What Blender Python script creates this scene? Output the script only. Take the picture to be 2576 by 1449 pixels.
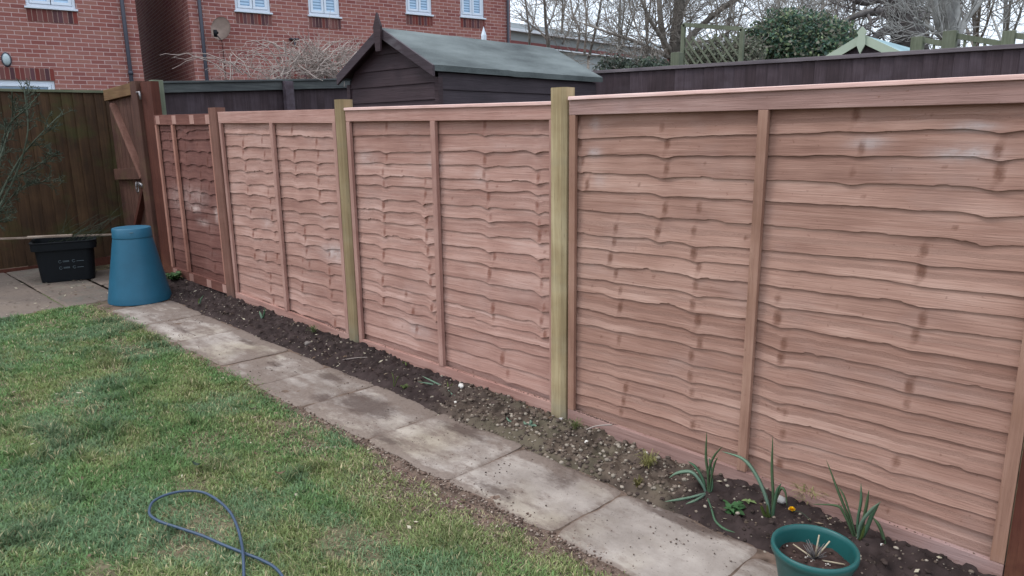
import bpy, math, random
import numpy as np
from math import sin, cos, pi, radians
from mathutils import Vector, Matrix

for o in list(bpy.data.objects): bpy.data.objects.remove(o)
scene = bpy.context.scene
COL = scene.collection

# ------------------------------------------------------------------ camera
F_PX, PITCH, ROLL, YAW = 1781.75, .2179, -.0129, .7483
CAM = np.array([2.3219, -2.9311, 1.6715])
_fw = np.array([-sin(YAW)*cos(PITCH), cos(YAW)*cos(PITCH), -sin(PITCH)])
_rt = np.array([cos(YAW), sin(YAW), 0.]); _up = np.cross(_rt, _fw)
RT = _rt*cos(ROLL)+_up*sin(ROLL); UP = -_rt*sin(ROLL)+_up*cos(ROLL); FW = _fw
cd = bpy.data.cameras.new("camera"); cam = bpy.data.objects.new("camera", cd); COL.objects.link(cam)
cd.sensor_width = 36.0; cd.lens = 36.0*F_PX/2576; cd.clip_start = .05; cd.clip_end = 2000
cam.matrix_world = Matrix(((RT[0], UP[0], -FW[0], CAM[0]), (RT[1], UP[1], -FW[1], CAM[1]), (RT[2], UP[2], -FW[2], CAM[2]), (0, 0, 0, 1)))
scene.camera = cam

# ------------------------------------------------------------------ light
SUN_EL, SUN_AZ = radians(56), radians(-138)     # azimuth measured from +Y towards +X
w = bpy.data.worlds.new("World"); scene.world = w; w.use_nodes = True
nt = w.node_tree; nt.nodes.clear()
sky = nt.nodes.new('ShaderNodeTexSky'); sky.sky_type = 'NISHITA'; sky.sun_disc = False
sky.sun_elevation = SUN_EL; sky.sun_rotation = SUN_AZ; sky.dust_density = 2.0; sky.ozone_density = 1.5; sky.air_density = 1.0
tc = nt.nodes.new('ShaderNodeTexCoord'); mp = nt.nodes.new('ShaderNodeMapping'); mp.inputs['Scale'].default_value = (1, 1, 2.6)
nz = nt.nodes.new('ShaderNodeTexNoise'); nz.inputs['Scale'].default_value = 1.6; nz.inputs['Detail'].default_value = 6
rp = nt.nodes.new('ShaderNodeValToRGB'); rp.color_ramp.elements[0].position = .30; rp.color_ramp.elements[1].position = .62
rp.color_ramp.elements[0].color = (.4, .4, .4, 1); rp.color_ramp.elements[1].color = (1, 1, 1, 1)
mx = nt.nodes.new('ShaderNodeMix'); mx.data_type = 'RGBA'; mx.inputs['B'].default_value = (17.6, 19.6, 22.2, 1)
bg = nt.nodes.new('ShaderNodeBackground'); bg.inputs['Strength'].default_value = .075
wo = nt.nodes.new('ShaderNodeOutputWorld')
L = nt.links.new
L(tc.outputs['Generated'], mp.inputs['Vector']); L(mp.outputs['Vector'], nz.inputs['Vector']); L(nz.outputs['Fac'], rp.inputs['Fac'])
L(rp.outputs['Color'], mx.inputs['Factor']); L(sky.outputs['Color'], mx.inputs['A']); sx = nt.nodes.new('ShaderNodeSeparateXYZ'); L(tc.outputs['Generated'], sx.inputs[0])
gr_ = nt.nodes.new('ShaderNodeMapRange'); L(sx.outputs['Z'], gr_.inputs['Value']); gr_.inputs['From Min'].default_value = .12; gr_.inputs['From Max'].default_value = 1.; gr_.inputs['To Min'].default_value = 1.; gr_.inputs['To Max'].default_value = 1.7
ml = nt.nodes.new('ShaderNodeVectorMath'); ml.operation = 'SCALE'; L(mx.outputs['Result'], ml.inputs[0]); L(gr_.outputs[0], ml.inputs['Scale']); L(ml.outputs[0], bg.inputs['Color']); L(bg.outputs['Background'], wo.inputs['Surface'])
sd = bpy.data.lights.new("sun", 'SUN'); sd.energy = 1.35; sd.angle = radians(13); sd.color = (1, .97, .93)
sun = bpy.data.objects.new("sun", sd); COL.objects.link(sun)
sdir = Vector((sin(SUN_AZ)*cos(SUN_EL), cos(SUN_AZ)*cos(SUN_EL), sin(SUN_EL)))
sun.rotation_euler = sdir.to_track_quat('Z', 'Y').to_euler()
scene.view_settings.view_transform = 'Standard'; scene.view_settings.look = 'None'
scene.view_settings.exposure = -.02; scene.view_settings.gamma = 1

# ------------------------------------------------------------------ helpers
def P(px, py, ax, v):
    """point where the sight line of photo pixel (2576 wide) meets the plane axis=v"""
    d = FW+RT*(px-1288)/F_PX-UP*(py-724.5)/F_PX
    return CAM+d*((v-CAM[ax])/d[ax])
def G(px, py, h=0.):
    d = FW+RT*(px-1288)/F_PX-UP*(py-724.5)/F_PX
    return CAM+d*((-.028*(CAM[0]-1.3)+h-CAM[2])/(d[2]+.028*d[0]))
def gz(x): return np.clip(-.028*(np.asarray(x, float)-1.3), -.08, .26)
def lin(r, g, b):
    f = lambda c: (c/255/12.92) if c/255 <= .04045 else ((c/255+.055)/1.055)**2.4
    return (f(r), f(g), f(b), 1)

def _h(ix, iy, s):
    n = (ix.astype(np.int64)*374761393+iy.astype(np.int64)*668265263+s*974634777) & 0x7fffffff
    n = ((n ^ (n >> 13))*1274126177) & 0x7fffffff
    return ((n ^ (n >> 16)) & 0xffff)/65535.
def vn(x, y, s=0):
    x = np.asarray(x, float); y = np.asarray(y, float); x, y = np.broadcast_arrays(x, y)
    ix = np.floor(x); iy = np.floor(y); fx = x-ix; fy = y-iy; fx = fx*fx*(3-2*fx); fy = fy*fy*(3-2*fy)
    a = _h(ix, iy, s); b = _h(ix+1, iy, s); c = _h(ix, iy+1, s); d = _h(ix+1, iy+1, s)
    return (a*(1-fx)+b*fx)*(1-fy)+(c*(1-fx)+d*fx)*fy
def fbm(x, y, s=0, o=4):
    t = 0; a = .5; x = np.asarray(x, float); y = np.asarray(y, float); n = 0
    for i in range(o): t = t+a*vn(x, y, s+i*17); n += a; x = x*2.03+3.1; y = y*2.03+1.7; a *= .5
    return t/n
def sst(a, b, x): t = np.clip((x-a)/(b-a), 0, 1); return t*t*(3-2*t)

class MB:
    def __init__(s): s.v = []; s.f = []; s.c = []; s.n = 0; s.ft = []
    def add(s, v, f, c=None):
        v = np.asarray(v, float).reshape(-1, 3); n = len(v)
        s.v.append(v)
        for a in f: s.f.append([i+s.n for i in a])
        if c is None: c = (.5, 0, 0)
        c = np.asarray(c, float)
        if c.ndim == 1: c = np.tile(c, (n, 1))
        s.c.append(c); s.n += n; return s
    def box(s, lo, hi, c=None):
        x0, y0, z0 = lo; x1, y1, z1 = hi
        return s.hexa([(x0, y0, z0), (x1, y0, z0), (x1, y1, z0), (x0, y1, z0), (x0, y0, z1), (x1, y0, z1), (x1, y1, z1), (x0, y1, z1)], c)
    def hexa(s, p, c=None):
        return s.add(p, [(0, 3, 2, 1), (4, 5, 6, 7), (0, 1, 5, 4), (1, 2, 6, 5), (2, 3, 7, 6), (3, 0, 4, 7)], c)
    def beam(s, a, b, w, h, up=(0, 0, 1), c=None):
        a = np.array(a, float); b = np.array(b, float); d = b-a; d /= np.linalg.norm(d)
        u = np.array(up, float); r = np.cross(d, u); r /= np.linalg.norm(r); u = np.cross(r, d)
        k = lambda p, i, j: p+r*w/2*i+u*h/2*j
        return s.hexa([k(a, -1, -1), k(a, 1, -1), k(b, 1, -1), k(b, -1, -1), k(a, -1, 1), k(a, 1, 1), k(b, 1, 1), k(b, -1, 1)], c)
    def tube(s, pts, rad, sides=6, c=None, caps=True):
        pts = np.asarray(pts, float); n = len(pts); rad = np.broadcast_to(np.asarray(rad, float), (n,))
        t = np.gradient(pts, axis=0); t /= (np.linalg.norm(t, axis=1)[:, None]+1e-12)
        u = np.array([0, 0, 1.]) if abs(t[0, 2]) < .9 else np.array([1., 0, 0])
        r0 = np.cross(t[0], u); r0 /= np.linalg.norm(r0); vs = []
        a = np.arange(sides)*2*pi/sides
        for i in range(n):
            r0 = r0-t[i]*(r0@t[i]); r0 /= (np.linalg.norm(r0)+1e-12); b0 = np.cross(t[i], r0)
            vs.append(pts[i]+rad[i]*(np.cos(a)[:, None]*r0+np.sin(a)[:, None]*b0))
        f = [(i*sides+j, i*sides+(j+1) % sides, (i+1)*sides+(j+1) % sides, (i+1)*sides+j) for i in range(n-1) for j in range(sides)]
        if caps: f.append(tuple(range(sides))[::-1]); f.append(tuple((n-1)*sides+j for j in range(sides)))
        return s.add(np.concatenate(vs), f, c)
    def lathe(s, prof, ctr=(0, 0, 0), segs=48, c=None, closed=False):
        prof = np.asarray(prof, float); a = np.arange(segs)*2*pi/segs; n = len(prof)
        v = np.stack([np.outer(prof[:, 0], np.cos(a))+ctr[0], np.outer(prof[:, 0], np.sin(a))+ctr[1], np.repeat(prof[:, 1:2], segs, 1)+ctr[2]], -1).reshape(-1, 3)
        f = [(i*segs+j, i*segs+(j+1) % segs, (i+1)*segs+(j+1) % segs, (i+1)*segs+j) for i in range(n-1) for j in range(segs)]
        return s.add(v, f, c)
    def grid(s, X, Y, Z, c=None, flip=False):
        n, m = X.shape; v = np.stack([X, Y, Z], -1).reshape(-1, 3)
        i = np.arange(n-1)[:, None]*m+np.arange(m-1)[None]; i = i.ravel()
        q = np.stack([i, i+1, i+m+1, i+m], -1) if flip else np.stack([i, i+m, i+m+1, i+1], -1)
        return s.add(v, q.tolist(), None if c is None else np.asarray(c).reshape(-1, 3))
    def blob(s, ctr, r, seed, c=None, k=1, sq=(1, 1, 1)):
        V, Fc = ICO[k]; rs = np.random.RandomState(seed); off = rs.rand(3)*50
        d = .72+.56*(fbm(V[:, 0]*1.6+off[0]+V[:, 2], V[:, 1]*1.6+off[1]-V[:, 2], seed, 2))
        A = rs.rand()*6.28; v = V*d[:, None]*r*np.array(sq)
        v = np.stack([v[:, 0]*cos(A)-v[:, 1]*sin(A), v[:, 0]*sin(A)+v[:, 1]*cos(A), v[:, 2]], -1)
        return s.add(v+np.array(ctr), Fc, c)
def _ico(sub):
    import bmesh
    bm = bmesh.new(); bmesh.ops.create_icosphere(bm, subdivisions=sub, radius=1)
    V = np.array([v.co[:] for v in bm.verts]); Fc = [[v.index for v in f.verts] for f in bm.faces]; bm.free(); return V, Fc
ICO = {0: _ico(1), 1: _ico(2), 2: _ico(3)}

def mkmesh(name, V, Fc, C, mat, smooth):
    me = bpy.data.meshes.new(name)
    if isinstance(Fc, tuple):      # (flat loops, loop_start)
        loops, starts = Fc
        me.vertices.add(len(V)); me.vertices.foreach_set('co', V.astype(np.float32).ravel())
        me.loops.add(len(loops)); me.loops.foreach_set('vertex_index', loops.astype(np.int32))
        me.polygons.add(len(starts)); me.polygons.foreach_set('loop_start', starts.astype(np.int32))
        me.update(calc_edges=True)
    else:
        me.from_pydata(V.tolist(), [], Fc); me.update()
    if C is not None:
        at = me.color_attributes.new('tint', 'FLOAT_COLOR', 'POINT')
        cc = np.ones((len(V), 4), np.float32); cc[:, :3] = C; at.data.foreach_set('color', cc.ravel())
    if smooth: me.polygons.foreach_set('use_smooth', [True]*len(me.polygons))
    me.materials.append(mat); return me
def tag(o, label=None, cat=None, group=None, kind=None):
    if label: o['label'] = label
    if cat: o['category'] = cat
    if group: o['group'] = group
    if kind: o['kind'] = kind
    return o
def obj(name, mb, mat, parent=None, smooth=False, bevel=0, local=False):
    V = np.concatenate(mb.v)
    org = np.zeros(3)
    if parent is None and not local: org = np.array([(V[:, 0].min()+V[:, 0].max())/2, (V[:, 1].min()+V[:, 1].max())/2, V[:, 2].min()])
    if parent is not None and not local:
        root = parent
        while root is not None: org = org+np.array(root.location[:]); root = root.parent
    me = mkmesh(name, V-org, mb.f, np.concatenate(mb.c), mat, smooth)
    o = bpy.data.objects.new(name, me); COL.objects.link(o)
    if parent is not None: o.parent = parent
    elif not local: o.location = org
    if bevel:
        b = o.modifiers.new('bevel', 'BEVEL'); b.width = bevel; b.segments = 2; b.limit_method = 'ANGLE'; b.angle_limit = radians(40)
    return o
def thing(name, loc, label, cat, group=None, rotz=0):
    o = bpy.data.objects.new(name, None); COL.objects.link(o); o.location = [float(a) for a in loc]; o.rotation_euler = (0, 0, rotz)
    o.empty_display_size = .1
    return tag(o, label, cat, group)
def struct(name, mb, mat, smooth=False, **k): return tag(obj(name, mb, mat, None, smooth, **k), kind='structure')

# ------------------------------------------------------------------ materials
class NT:
    def __init__(s, m):
        m.use_nodes = True; s.t = m.node_tree; s.t.nodes.clear()
        s.out = s.n('ShaderNodeOutputMaterial'); s.b = s.n('ShaderNodeBsdfPrincipled'); s.l(s.b.outputs[0], s.out.inputs[0])
    def n(s, ty, **k):
        x = s.t.nodes.new(ty)
        for a, b in k.items(): setattr(x, a, b)
        return x
    def l(s, a, b): s.t.links.new(a, b)
    def set(s, inp, v):
        if hasattr(v, 'links') or isinstance(v, bpy.types.NodeSocket): s.l(v, inp)
        else: inp.default_value = v
    def co(s, scale=(1, 1, 1), rot=(0, 0, 0), off=None):
        t = s.n('ShaderNodeTexCoord'); m = s.n('ShaderNodeMapping'); m.inputs['Scale'].default_value = scale; m.inputs['Rotation'].default_value = rot
        v = t.outputs['Object']
        if off is not None:
            a = s.n('ShaderNodeVectorMath', operation='ADD'); s.l(v, a.inputs[0]); s.l(off, a.inputs[1]); v = a.outputs[0]
        s.l(v, m.inputs['Vector']); return m.outputs[0]
    def noise(s, v, scale=1, det=4, rough=.55, dist=0.):
        x = s.n('ShaderNodeTexNoise'); s.l(v, x.inputs['Vector']); x.inputs['Scale'].default_value = scale; x.inputs['Detail'].default_value = det
        x.inputs['Roughness'].default_value = rough; x.inputs['Distortion'].default_value = dist; return x.outputs['Fac']
    def vor(s, v, scale, feat='F1'):
        x = s.n('ShaderNodeTexVoronoi', feature=feat); s.l(v, x.inputs['Vector']); x.inputs['Scale'].default_value = scale; return x
    def ramp(s, f, st):
        x = s.n('ShaderNodeValToRGB'); e = x.color_ramp.elements
        while len(e) < len(st): e.new(.5)
        for i, (p, c) in enumerate(st):
            e[i].position = p; e[i].color = c if hasattr(c, '__len__') else (c, c, c, 1)
        s.l(f, x.inputs['Fac']); return x.outputs['Color']
    def mix(s, f, a, b, mode='MIX'):
        x = s.n('ShaderNodeMix', data_type='RGBA', blend_type=mode); s.set(x.inputs['Factor'], f); s.set(x.inputs['A'], a); s.set(x.inputs['B'], b); return x.outputs['Result']
    def math(s, op, a, b=0.):
        x = s.n('ShaderNodeMath', operation=op); s.set(x.inputs[0], a); s.set(x.inputs[1], b); return x.outputs[0]
    def attr(s):
        a = s.n('ShaderNodeAttribute', attribute_name='tint'); c = s.n('ShaderNodeSeparateColor'); s.l(a.outputs['Color'], c.inputs[0])
        return a, c.outputs[0], c.outputs[1], c.outputs[2]
    def bump(s, h, st=.3, d=.01):
        x = s.n('ShaderNodeBump'); s.l(h, x.inputs['Height']); x.inputs['Strength'].default_value = st; x.inputs['Distance'].default_value = d; s.l(x.outputs[0], s.b.inputs['Normal'])
    def fin(s, col, rough=.7, spec=.3):
        s.set(s.b.inputs['Base Color'], col); s.set(s.b.inputs['Roughness'], rough); s.b.inputs['Specular IOR Level'].default_value = spec
def newmat(name): m = bpy.data.materials.new(name); return m, NT(m)

def wood(name, dark, mid, light, knot, stain=(.5, .5, .52, 1), axis='x', stain_amt=.25, g=1.0, rough=.78, spots=0.):
    """tint: r = random per board, g = knot, b = stain"""
    m, n = newmat(name); a, r, kg, sb = n.attr()
    cx = n.n('ShaderNodeCombineXYZ'); 
    for i in range(3): n.l(n.math('MULTIPLY', r, (37., 11., 23.)[i]), cx.inputs[i])
    sc = {'x': (1.6, 14, 42), 'z': (42, 42, 1.6), 'y': (42, 1.6, 42)}[axis]
    v = n.co(sc, off=cx.outputs[0])
    gr = n.noise(v, 1.0*g, 5, .6, .8)
    fine = n.noise(n.co(tuple(q*4 for q in sc), off=cx.outputs[0]), 1, 3, .6)
    big = n.noise(n.co((2.1, 2.1, 3.3), off=cx.outputs[0]), 1.3, 3, .5)
    f = n.math('ADD', n.math('MULTIPLY', gr, .42), n.math('ADD', n.math('MULTIPLY', big, .42), n.math('MULTIPLY', fine, .16)))
    col = n.ramp(f, [(.34, dark), (.5, mid), (.68, light)])
    tone = n.ramp(r, [(0, (.84, .79, .77, 1)), (.5, (1, 1, 1, 1)), (1, (1.12, 1.13, 1.13, 1))])
    col = n.mix(1., col, tone, 'MULTIPLY')
    st = n.ramp(n.noise(n.co((1.1, 1.1, 2.2)), 1.7, 4, .6), [(.52, 0.), (.72, 1.)])
    col = n.mix(n.math('MULTIPLY', st, stain_amt), col, stain)
    stb = n.math('MULTIPLY', sb, n.ramp(n.noise(n.co((9, 9, 14)), 1, 4, .65), [(.3, .1), (.6, 1.)]))
    col = n.mix(stb, col, stain)
    kk = n.ramp(n.math('MULTIPLY', kg, n.math('ADD', n.noise(n.co((70, 70, 110)), 1, 4, .7), .45)), [(.20, 0.), (.50, .42), (.85, .75)])
    col = n.mix(kk, col, knot)
    sp_ = n.noise(n.co(tuple(q*1.7 for q in sc), off=cx.outputs[0]), 1.6, 6, .75, 1.5)
    col = n.mix(n.ramp(sp_, [(.57, 0.), (.66, .5)]), col, n.mix(.5, dark, knot))
    if spots:
        sp = n.ramp(n.noise(n.co((55, 55, 55)), 1, 2, .5), [(.70, 0.), (.76, 1.)])
        col = n.mix(n.math('MULTIPLY', sp, spots), col, knot)
    n.fin(col, rough, .25); n.bump(n.math('ADD', fine, n.math('MULTIPLY', gr, 1.2)), .5, .005); return m

def plain(name, col, rough=.5, spec=.4, var=.12, sc=6, bump=.0, metal=0.):
    m, n = newmat(name); c = Vector(col[:3])
    f = n.noise(n.co((sc, sc, sc)), 1, 5, .6)
    cc = n.ramp(f, [(.3, (*(c*(1-var)), 1)), (.7, (*(c*(1+var)), 1))])
    n.fin(cc, rough, spec); n.b.inputs['Metallic'].default_value = metal
    if bump: n.bump(n.noise(n.co((sc*8,)*3), 1, 3, .6), bump, .003)
    return m
def tinted(name, rough=.7, spec=.25, trans=0., bump=0., bs=60):
    m, n = newmat(name); a, r, g, b = n.attr()
    n.fin(a.outputs['Color'], rough, spec)
    if bump: n.bump(n.noise(n.co((bs,)*3), 1, 4, .6), bump, .004)
    if trans:
        t = n.n('ShaderNodeBsdfTranslucent'); n.l(a.outputs['Color'], t.inputs['Color']); x = n.n('ShaderNodeMixShader'); x.inputs[0].default_value = trans
        n.l(n.b.outputs[0], x.inputs[1]); n.l(t.outputs[0], x.inputs[2]); n.l(x.outputs[0], n.out.inputs[0])
    return m

LAPK = lin(112, 64, 48)
M = {}
M['lap_pink'] = wood('lap_pink', lin(142, 104, 93), lin(170, 131, 118), lin(194, 159, 147), LAPK, lin(200, 184, 178), g=.8, stain_amt=.15, spots=.35)
M['lap_tan'] = wood('lap_tan', lin(134, 99, 86), lin(163, 126, 111), lin(188, 153, 138), lin(98, 60, 44), lin(182, 172, 170), g=.8, stain_amt=.12, spots=.35)
M['lap_red'] = wood('lap_red', lin(92, 58, 52), lin(114, 75, 67), lin(134, 94, 84), lin(92, 52, 40), lin(214, 190, 180), g=.8, stain_amt=.1)
M['frame_pink'] = wood('frame_pink', lin(146, 105, 94), lin(172, 131, 119), lin(194, 156, 144), LAPK, lin(200, 176, 164), g=.9, stain_amt=.15, spots=.5)
M['frame_tan'] = wood('frame_tan', lin(130, 99, 90), lin(156, 123, 114), lin(178, 146, 137), lin(110, 72, 52), lin(170, 150, 150), g=.9, stain_amt=.3, spots=.5)
M['frame_red'] = wood('frame_red', lin(94, 58, 50), lin(118, 76, 66), lin(136, 94, 82), lin(92, 52, 40), lin(200, 160, 140), g=.9, stain_amt=.1)
M['batt_pink'] = wood('batt_pink', lin(144, 106, 96), lin(165, 126, 114), lin(184, 146, 134), LAPK, lin(196, 170, 160), axis='z', stain_amt=.15, spots=.4)
M['batt_tan'] = wood('batt_tan', lin(130, 96, 80), lin(154, 117, 100), lin(174, 138, 120), lin(100, 66, 50), lin(150, 110, 84), axis='z', stain_amt=.35, spots=.4)
M['batt_red'] = wood('batt_red', lin(140, 92, 78), lin(165, 118, 102), lin(178, 134, 118), lin(92, 52, 40), lin(170, 120, 100), axis='z')
M['post_green'] = wood('post_green', lin(122, 102, 74), lin(158, 138, 104), lin(194, 176, 140), lin(104, 84, 52), lin(140, 138, 124), axis='z', stain_amt=.35, g=.5, spots=.3)
M['post_olive'] = wood('post_olive', lin(112, 92, 66), lin(136, 116, 86), lin(158, 138, 106), lin(84, 68, 42), lin(128, 128, 112), axis='z', stain_amt=.3, g=.5, spots=.3)
M['cap'] = wood('capping_wood', lin(180, 142, 130), lin(206, 168, 158), lin(226, 196, 188), LAPK, lin(220, 200, 196), g=.6, stain_amt=.2, rough=.42)  # paler than the rails: sky highlight on the top edge painted into the colour
M['post_brown'] = wood('post_brown', lin(94, 64, 54), lin(118, 82, 70), lin(136, 98, 86), lin(70, 40, 30), lin(110, 90, 80), axis='z')
M['post_dark'] = wood('post_dark', lin(66, 34, 26), lin(82, 44, 34), lin(98, 56, 44), lin(50, 26, 20), lin(120, 80, 60), axis='z', stain_amt=.1)
M['neigh'] = wood('neigh', lin(54, 43, 46), lin(67, 54, 58), lin(84, 71, 76), lin(40, 30, 34), lin(122, 112, 122), axis='z', stain_amt=.14, rough=.62)
M['neigh_rail'] = wood('neigh_rail', lin(58, 60, 62), lin(76, 78, 78), lin(98, 100, 98), lin(60, 50, 50), lin(88, 96, 88), axis='y', stain_amt=.4)
M['shedwood'] = wood('shedwood', lin(50, 38, 40), lin(60, 46, 49), lin(72, 57, 61), lin(42, 32, 34), lin(84, 70, 76), stain_amt=.15, rough=.6)
M['backfence'] = wood('backfence', lin(50, 36, 26), lin(70, 50, 34), lin(92, 68, 46), lin(44, 30, 22), lin(64, 68, 34), axis='z', stain_amt=.75, g=.8)
M['backcap'] = wood('backcap', lin(76, 80, 62), lin(98, 100, 80), lin(120, 120, 98), lin(60, 58, 40), lin(96, 110, 70), axis='y', stain_amt=.5)
M['gate'] = wood('gate', lin(64, 42, 34), lin(82, 55, 46), lin(100, 70, 58), lin(60, 34, 26), lin(92, 86, 50), axis='z', stain_amt=.5)
M['gate_ledge'] = wood('gate_ledge', lin(86, 62, 40), lin(108, 80, 54), lin(130, 102, 70), lin(60, 40, 28), lin(100, 104, 56), stain_amt=.6)
M['oldgreen'] = wood('oldgreen', lin(84, 88, 72), lin(104, 108, 90), lin(124, 128, 110), lin(80, 80, 64), lin(110, 120, 90), axis='z')
M['pale_plank'] = wood('pale_plank', lin(110, 92, 80), lin(140, 122, 108), lin(170, 152, 138), lin(80, 60, 50), lin(150, 140, 130), axis='y')
M['white'] = plain('white_upvc', lin(214, 222, 232), .3, .5, .03, 2)
M['grey_plastic'] = plain('grey_plastic', lin(62, 62, 72), .45, .4, .1)
M['teal'] = plain('teal_plastic', lin(30, 88, 112), .48, .4, .13, 4, .25)
M['pot'] = plain('pot_plastic', lin(30, 84, 82), .38, .45, .12, 7)
M['black'] = plain('black_plastic', lin(15, 18, 22), .6, .2, .15, 5)
M['mark'] = plain('print_ink', lin(92, 102, 106), .6, .2)
M['hose'] = plain('hose_rubber', lin(54, 70, 90), .42, .4, .12, 20)
M['metal'] = plain('grey_metal', lin(140, 135, 135), .45, .5, .15, 30, 0, .8)
M['bark'] = plain('bark', lin(128, 120, 112), .9, .15, .35, 9, .6)
M['bark_dark'] = plain('bark_dark', lin(104, 98, 96), .9, .15, .3, 5, .5)
M['bark_pale'] = plain('bark_pale', lin(158, 156, 152), .9, .15, .3, 5, .4)
M['twig_pale'] = plain('twig_pale', lin(156, 142, 134), .85, .15, .25, 12)
M['twig_green'] = plain('twig_green', lin(62, 68, 56), .85, .15, .3, 12)
M['leafy'] = tinted('leafy', .55, .3, .25)
M['grassy'] = tinted('grassy', .6, .25, .35)
M['soil'] = tinted('soil', .95, .08, 0, .8, 70)
M['stone'] = tinted('stone', .85, .2, 0, .4, 60)
M['paving'] = tinted('paving', .85, .2, 0, .5, 90)
M['flower'] = plain('dandelion_yellow', lin(238, 186, 10), .7, .2)
M['concrete_bulb'] = plain('stem_pale', lin(176, 160, 136), .8, .2)

def mat_paving():
    m, n = newmat('riven_stone'); a, r, dirt, mo = n.attr()
    f = n.noise(n.co((5, 5, 5)), 1, 7, .65); f2 = n.noise(n.co((1.3, 1.3, 1.3)), 1, 3, .5)
    col = n.ramp(n.math('ADD', n.math('MULTIPLY', f, .6), n.math('MULTIPLY', f2, .4)), [(.36, lin(126, 115, 106)), (.5, lin(150, 139, 130)), (.64, lin(174, 163, 153))])
    col = n.mix(n.ramp(n.noise(n.co((1.9, 1.9, 1.9)), 1, 3, .5), [(.5, 0.), (.7, .35)]), col, lin(166, 152, 124))
    dn = n.math('MULTIPLY', n.ramp(n.math('ADD', dirt, n.math('MULTIPLY', n.math('SUBTRACT', n.noise(n.co((8, 14, 8)), 1, 7, .75), .5), 1.9)), [(.34, 0.), (.80, 1.)]), .85)
    col = n.mix(dn, col, n.mix(n.noise(n.co((50, 50, 50)), 1, 3, .6), lin(92, 78, 70), lin(134, 118, 107)))
    dm = n.ramp(n.math('ADD', mo, n.math('MULTIPLY', n.math('SUBTRACT', n.noise(n.co((9, 15, 9)), 1, 7, .75), .5), 1.8)), [(.38, 0.), (.85, .8)])
    col = n.mix(dm, col, n.mix(n.noise(n.co((60, 60, 60)), 1, 3, .6), lin(62, 50, 46), lin(98, 82, 74)))
    col = n.mix(n.ramp(n.noise(n.co((70, 70, 70)), 1, 2, .5), [(.66, 0.), (.72, .5)]), col, lin(70, 58, 52))
    n.fin(col, .85, .2); n.bump(n.math('ADD', f, n.math('MULTIPLY', n.noise(n.co((60, 60, 60)), 1, 4, .6), .3)), .5, .012); return m
M['paving'] = mat_paving()
M['patio'] = mat_paving(); M['patio'].name = 'mossy_stone'
for n_ in M['patio'].node_tree.nodes:
    if n_.type == 'VALTORGB' and abs(n_.color_ramp.elements[0].position-.36) < 1e-3:
        for e_, c_ in zip(n_.color_ramp.elements, (lin(74, 75, 66), lin(98, 97, 88), lin(122, 119, 110))): e_.color = c_
def mat_brick(name, vertical=False):
    m, n = newmat(name)
    t = n.n('ShaderNodeTexCoord'); s = n.n('ShaderNodeSeparateXYZ'); n.l(t.outputs['Object'], s.inputs[0]); c = n.n('ShaderNodeCombineXYZ')
    n.l(n.math('ADD', s.outputs[0], s.outputs[1]), c.inputs[0]); n.l(s.outputs[2], c.inputs[1])
    b = n.n('ShaderNodeTexBrick'); n.l(c.outputs[0], b.inputs['Vector']); b.inputs['Scale'].default_value = 1
    b.inputs['Brick Width'].default_value = .225; b.inputs['Row Height'].default_value = .075; b.inputs['Mortar Size'].default_value = .0065
    b.inputs['Mortar Smooth'].default_value = .15; b.offset = .5; b.inputs['Bias'].default_value = -.1
    b.inputs['Color1'].default_value = (0, 0, 0, 1); b.inputs['Color2'].default_value = (1, 1, 1, 1); b.inputs['Mortar'].default_value = (.5, .5, .5, 1)
    col = n.ramp(b.outputs['Color'], [(0., lin(132, 72, 70)), (.25, lin(154, 92, 84)), (.5, lin(162, 114, 102)), (.75, lin(162, 100, 92)), (1., lin(138, 106, 102))])
    col = n.mix(.35, col, n.ramp(n.noise(n.co((.9, .9, .9)), 1, 3, .5), [(.35, lin(146, 94, 86)), (.65, lin(168, 118, 108))]))
    col = n.mix(n.math('MULTIPLY', n.noise(n.co((40, 40, 40)), 1, 3, .6), .3), col, lin(96, 60, 54))
    mort = n.mix(n.noise(n.co((6, 6, 6)), 1, 4, .6), lin(182, 150, 146), lin(200, 170, 164))
    col = n.mix(b.outputs['Fac'], col, mort)
    n.fin(col, .85, .2); h = n.math('SUBTRACT', n.math('MULTIPLY', n.noise(n.co((60, 60, 60)), 1, 3, .6), .3), b.outputs['Fac']); n.bump(h, .6, .008); return m
M['brick'] = mat_brick('brick_wall')
M['soldier'] = tinted('soldier_brick', .8, .2, 0, .4, 50)
M['mortar'] = plain('mortar', lin(176, 148, 136), .9, .1)
def mat_felt(name, a, b):
    m, n = newmat(name); f = n.noise(n.co((2.2, .8, 2.2)), 1, 4, .6); g = n.noise(n.co((220, 220, 220)), 1, 2, .5)
    col = n.ramp(n.math('ADD', n.math('MULTIPLY', f, .65), n.math('MULTIPLY', g, .35)), [(.36, a), (.64, b)])
    n.fin(col, .85, .3); n.bump(g, .5, .003); return m
M['felt'] = mat_felt('roof_felt', lin(52, 57, 57), lin(118, 124, 122))
M['felt_teal'] = mat_felt('teal_felt', lin(112, 136, 142), lin(140, 164, 168))
M['tiles'] = plain('roof_tiles', lin(90, 70, 66), .8, .2, .2, 3, .5)
def mat_glass():
    m, n = newmat('window_glass_blind')
    w_ = n.n('ShaderNodeTexWave', wave_type='BANDS', bands_direction='Z'); n.l(n.co((1, 1, 1)), w_.inputs['Vector']); w_.inputs['Scale'].default_value = 5.2; w_.inputs['Distortion'].default_value = 0
    col = n.ramp(w_.outputs['Fac'], [(.25, lin(120, 148, 176)), (.6, lin(176, 204, 226))])
    n.fin(col, .12, .6); return m
M['glass'] = mat_glass()
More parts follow.
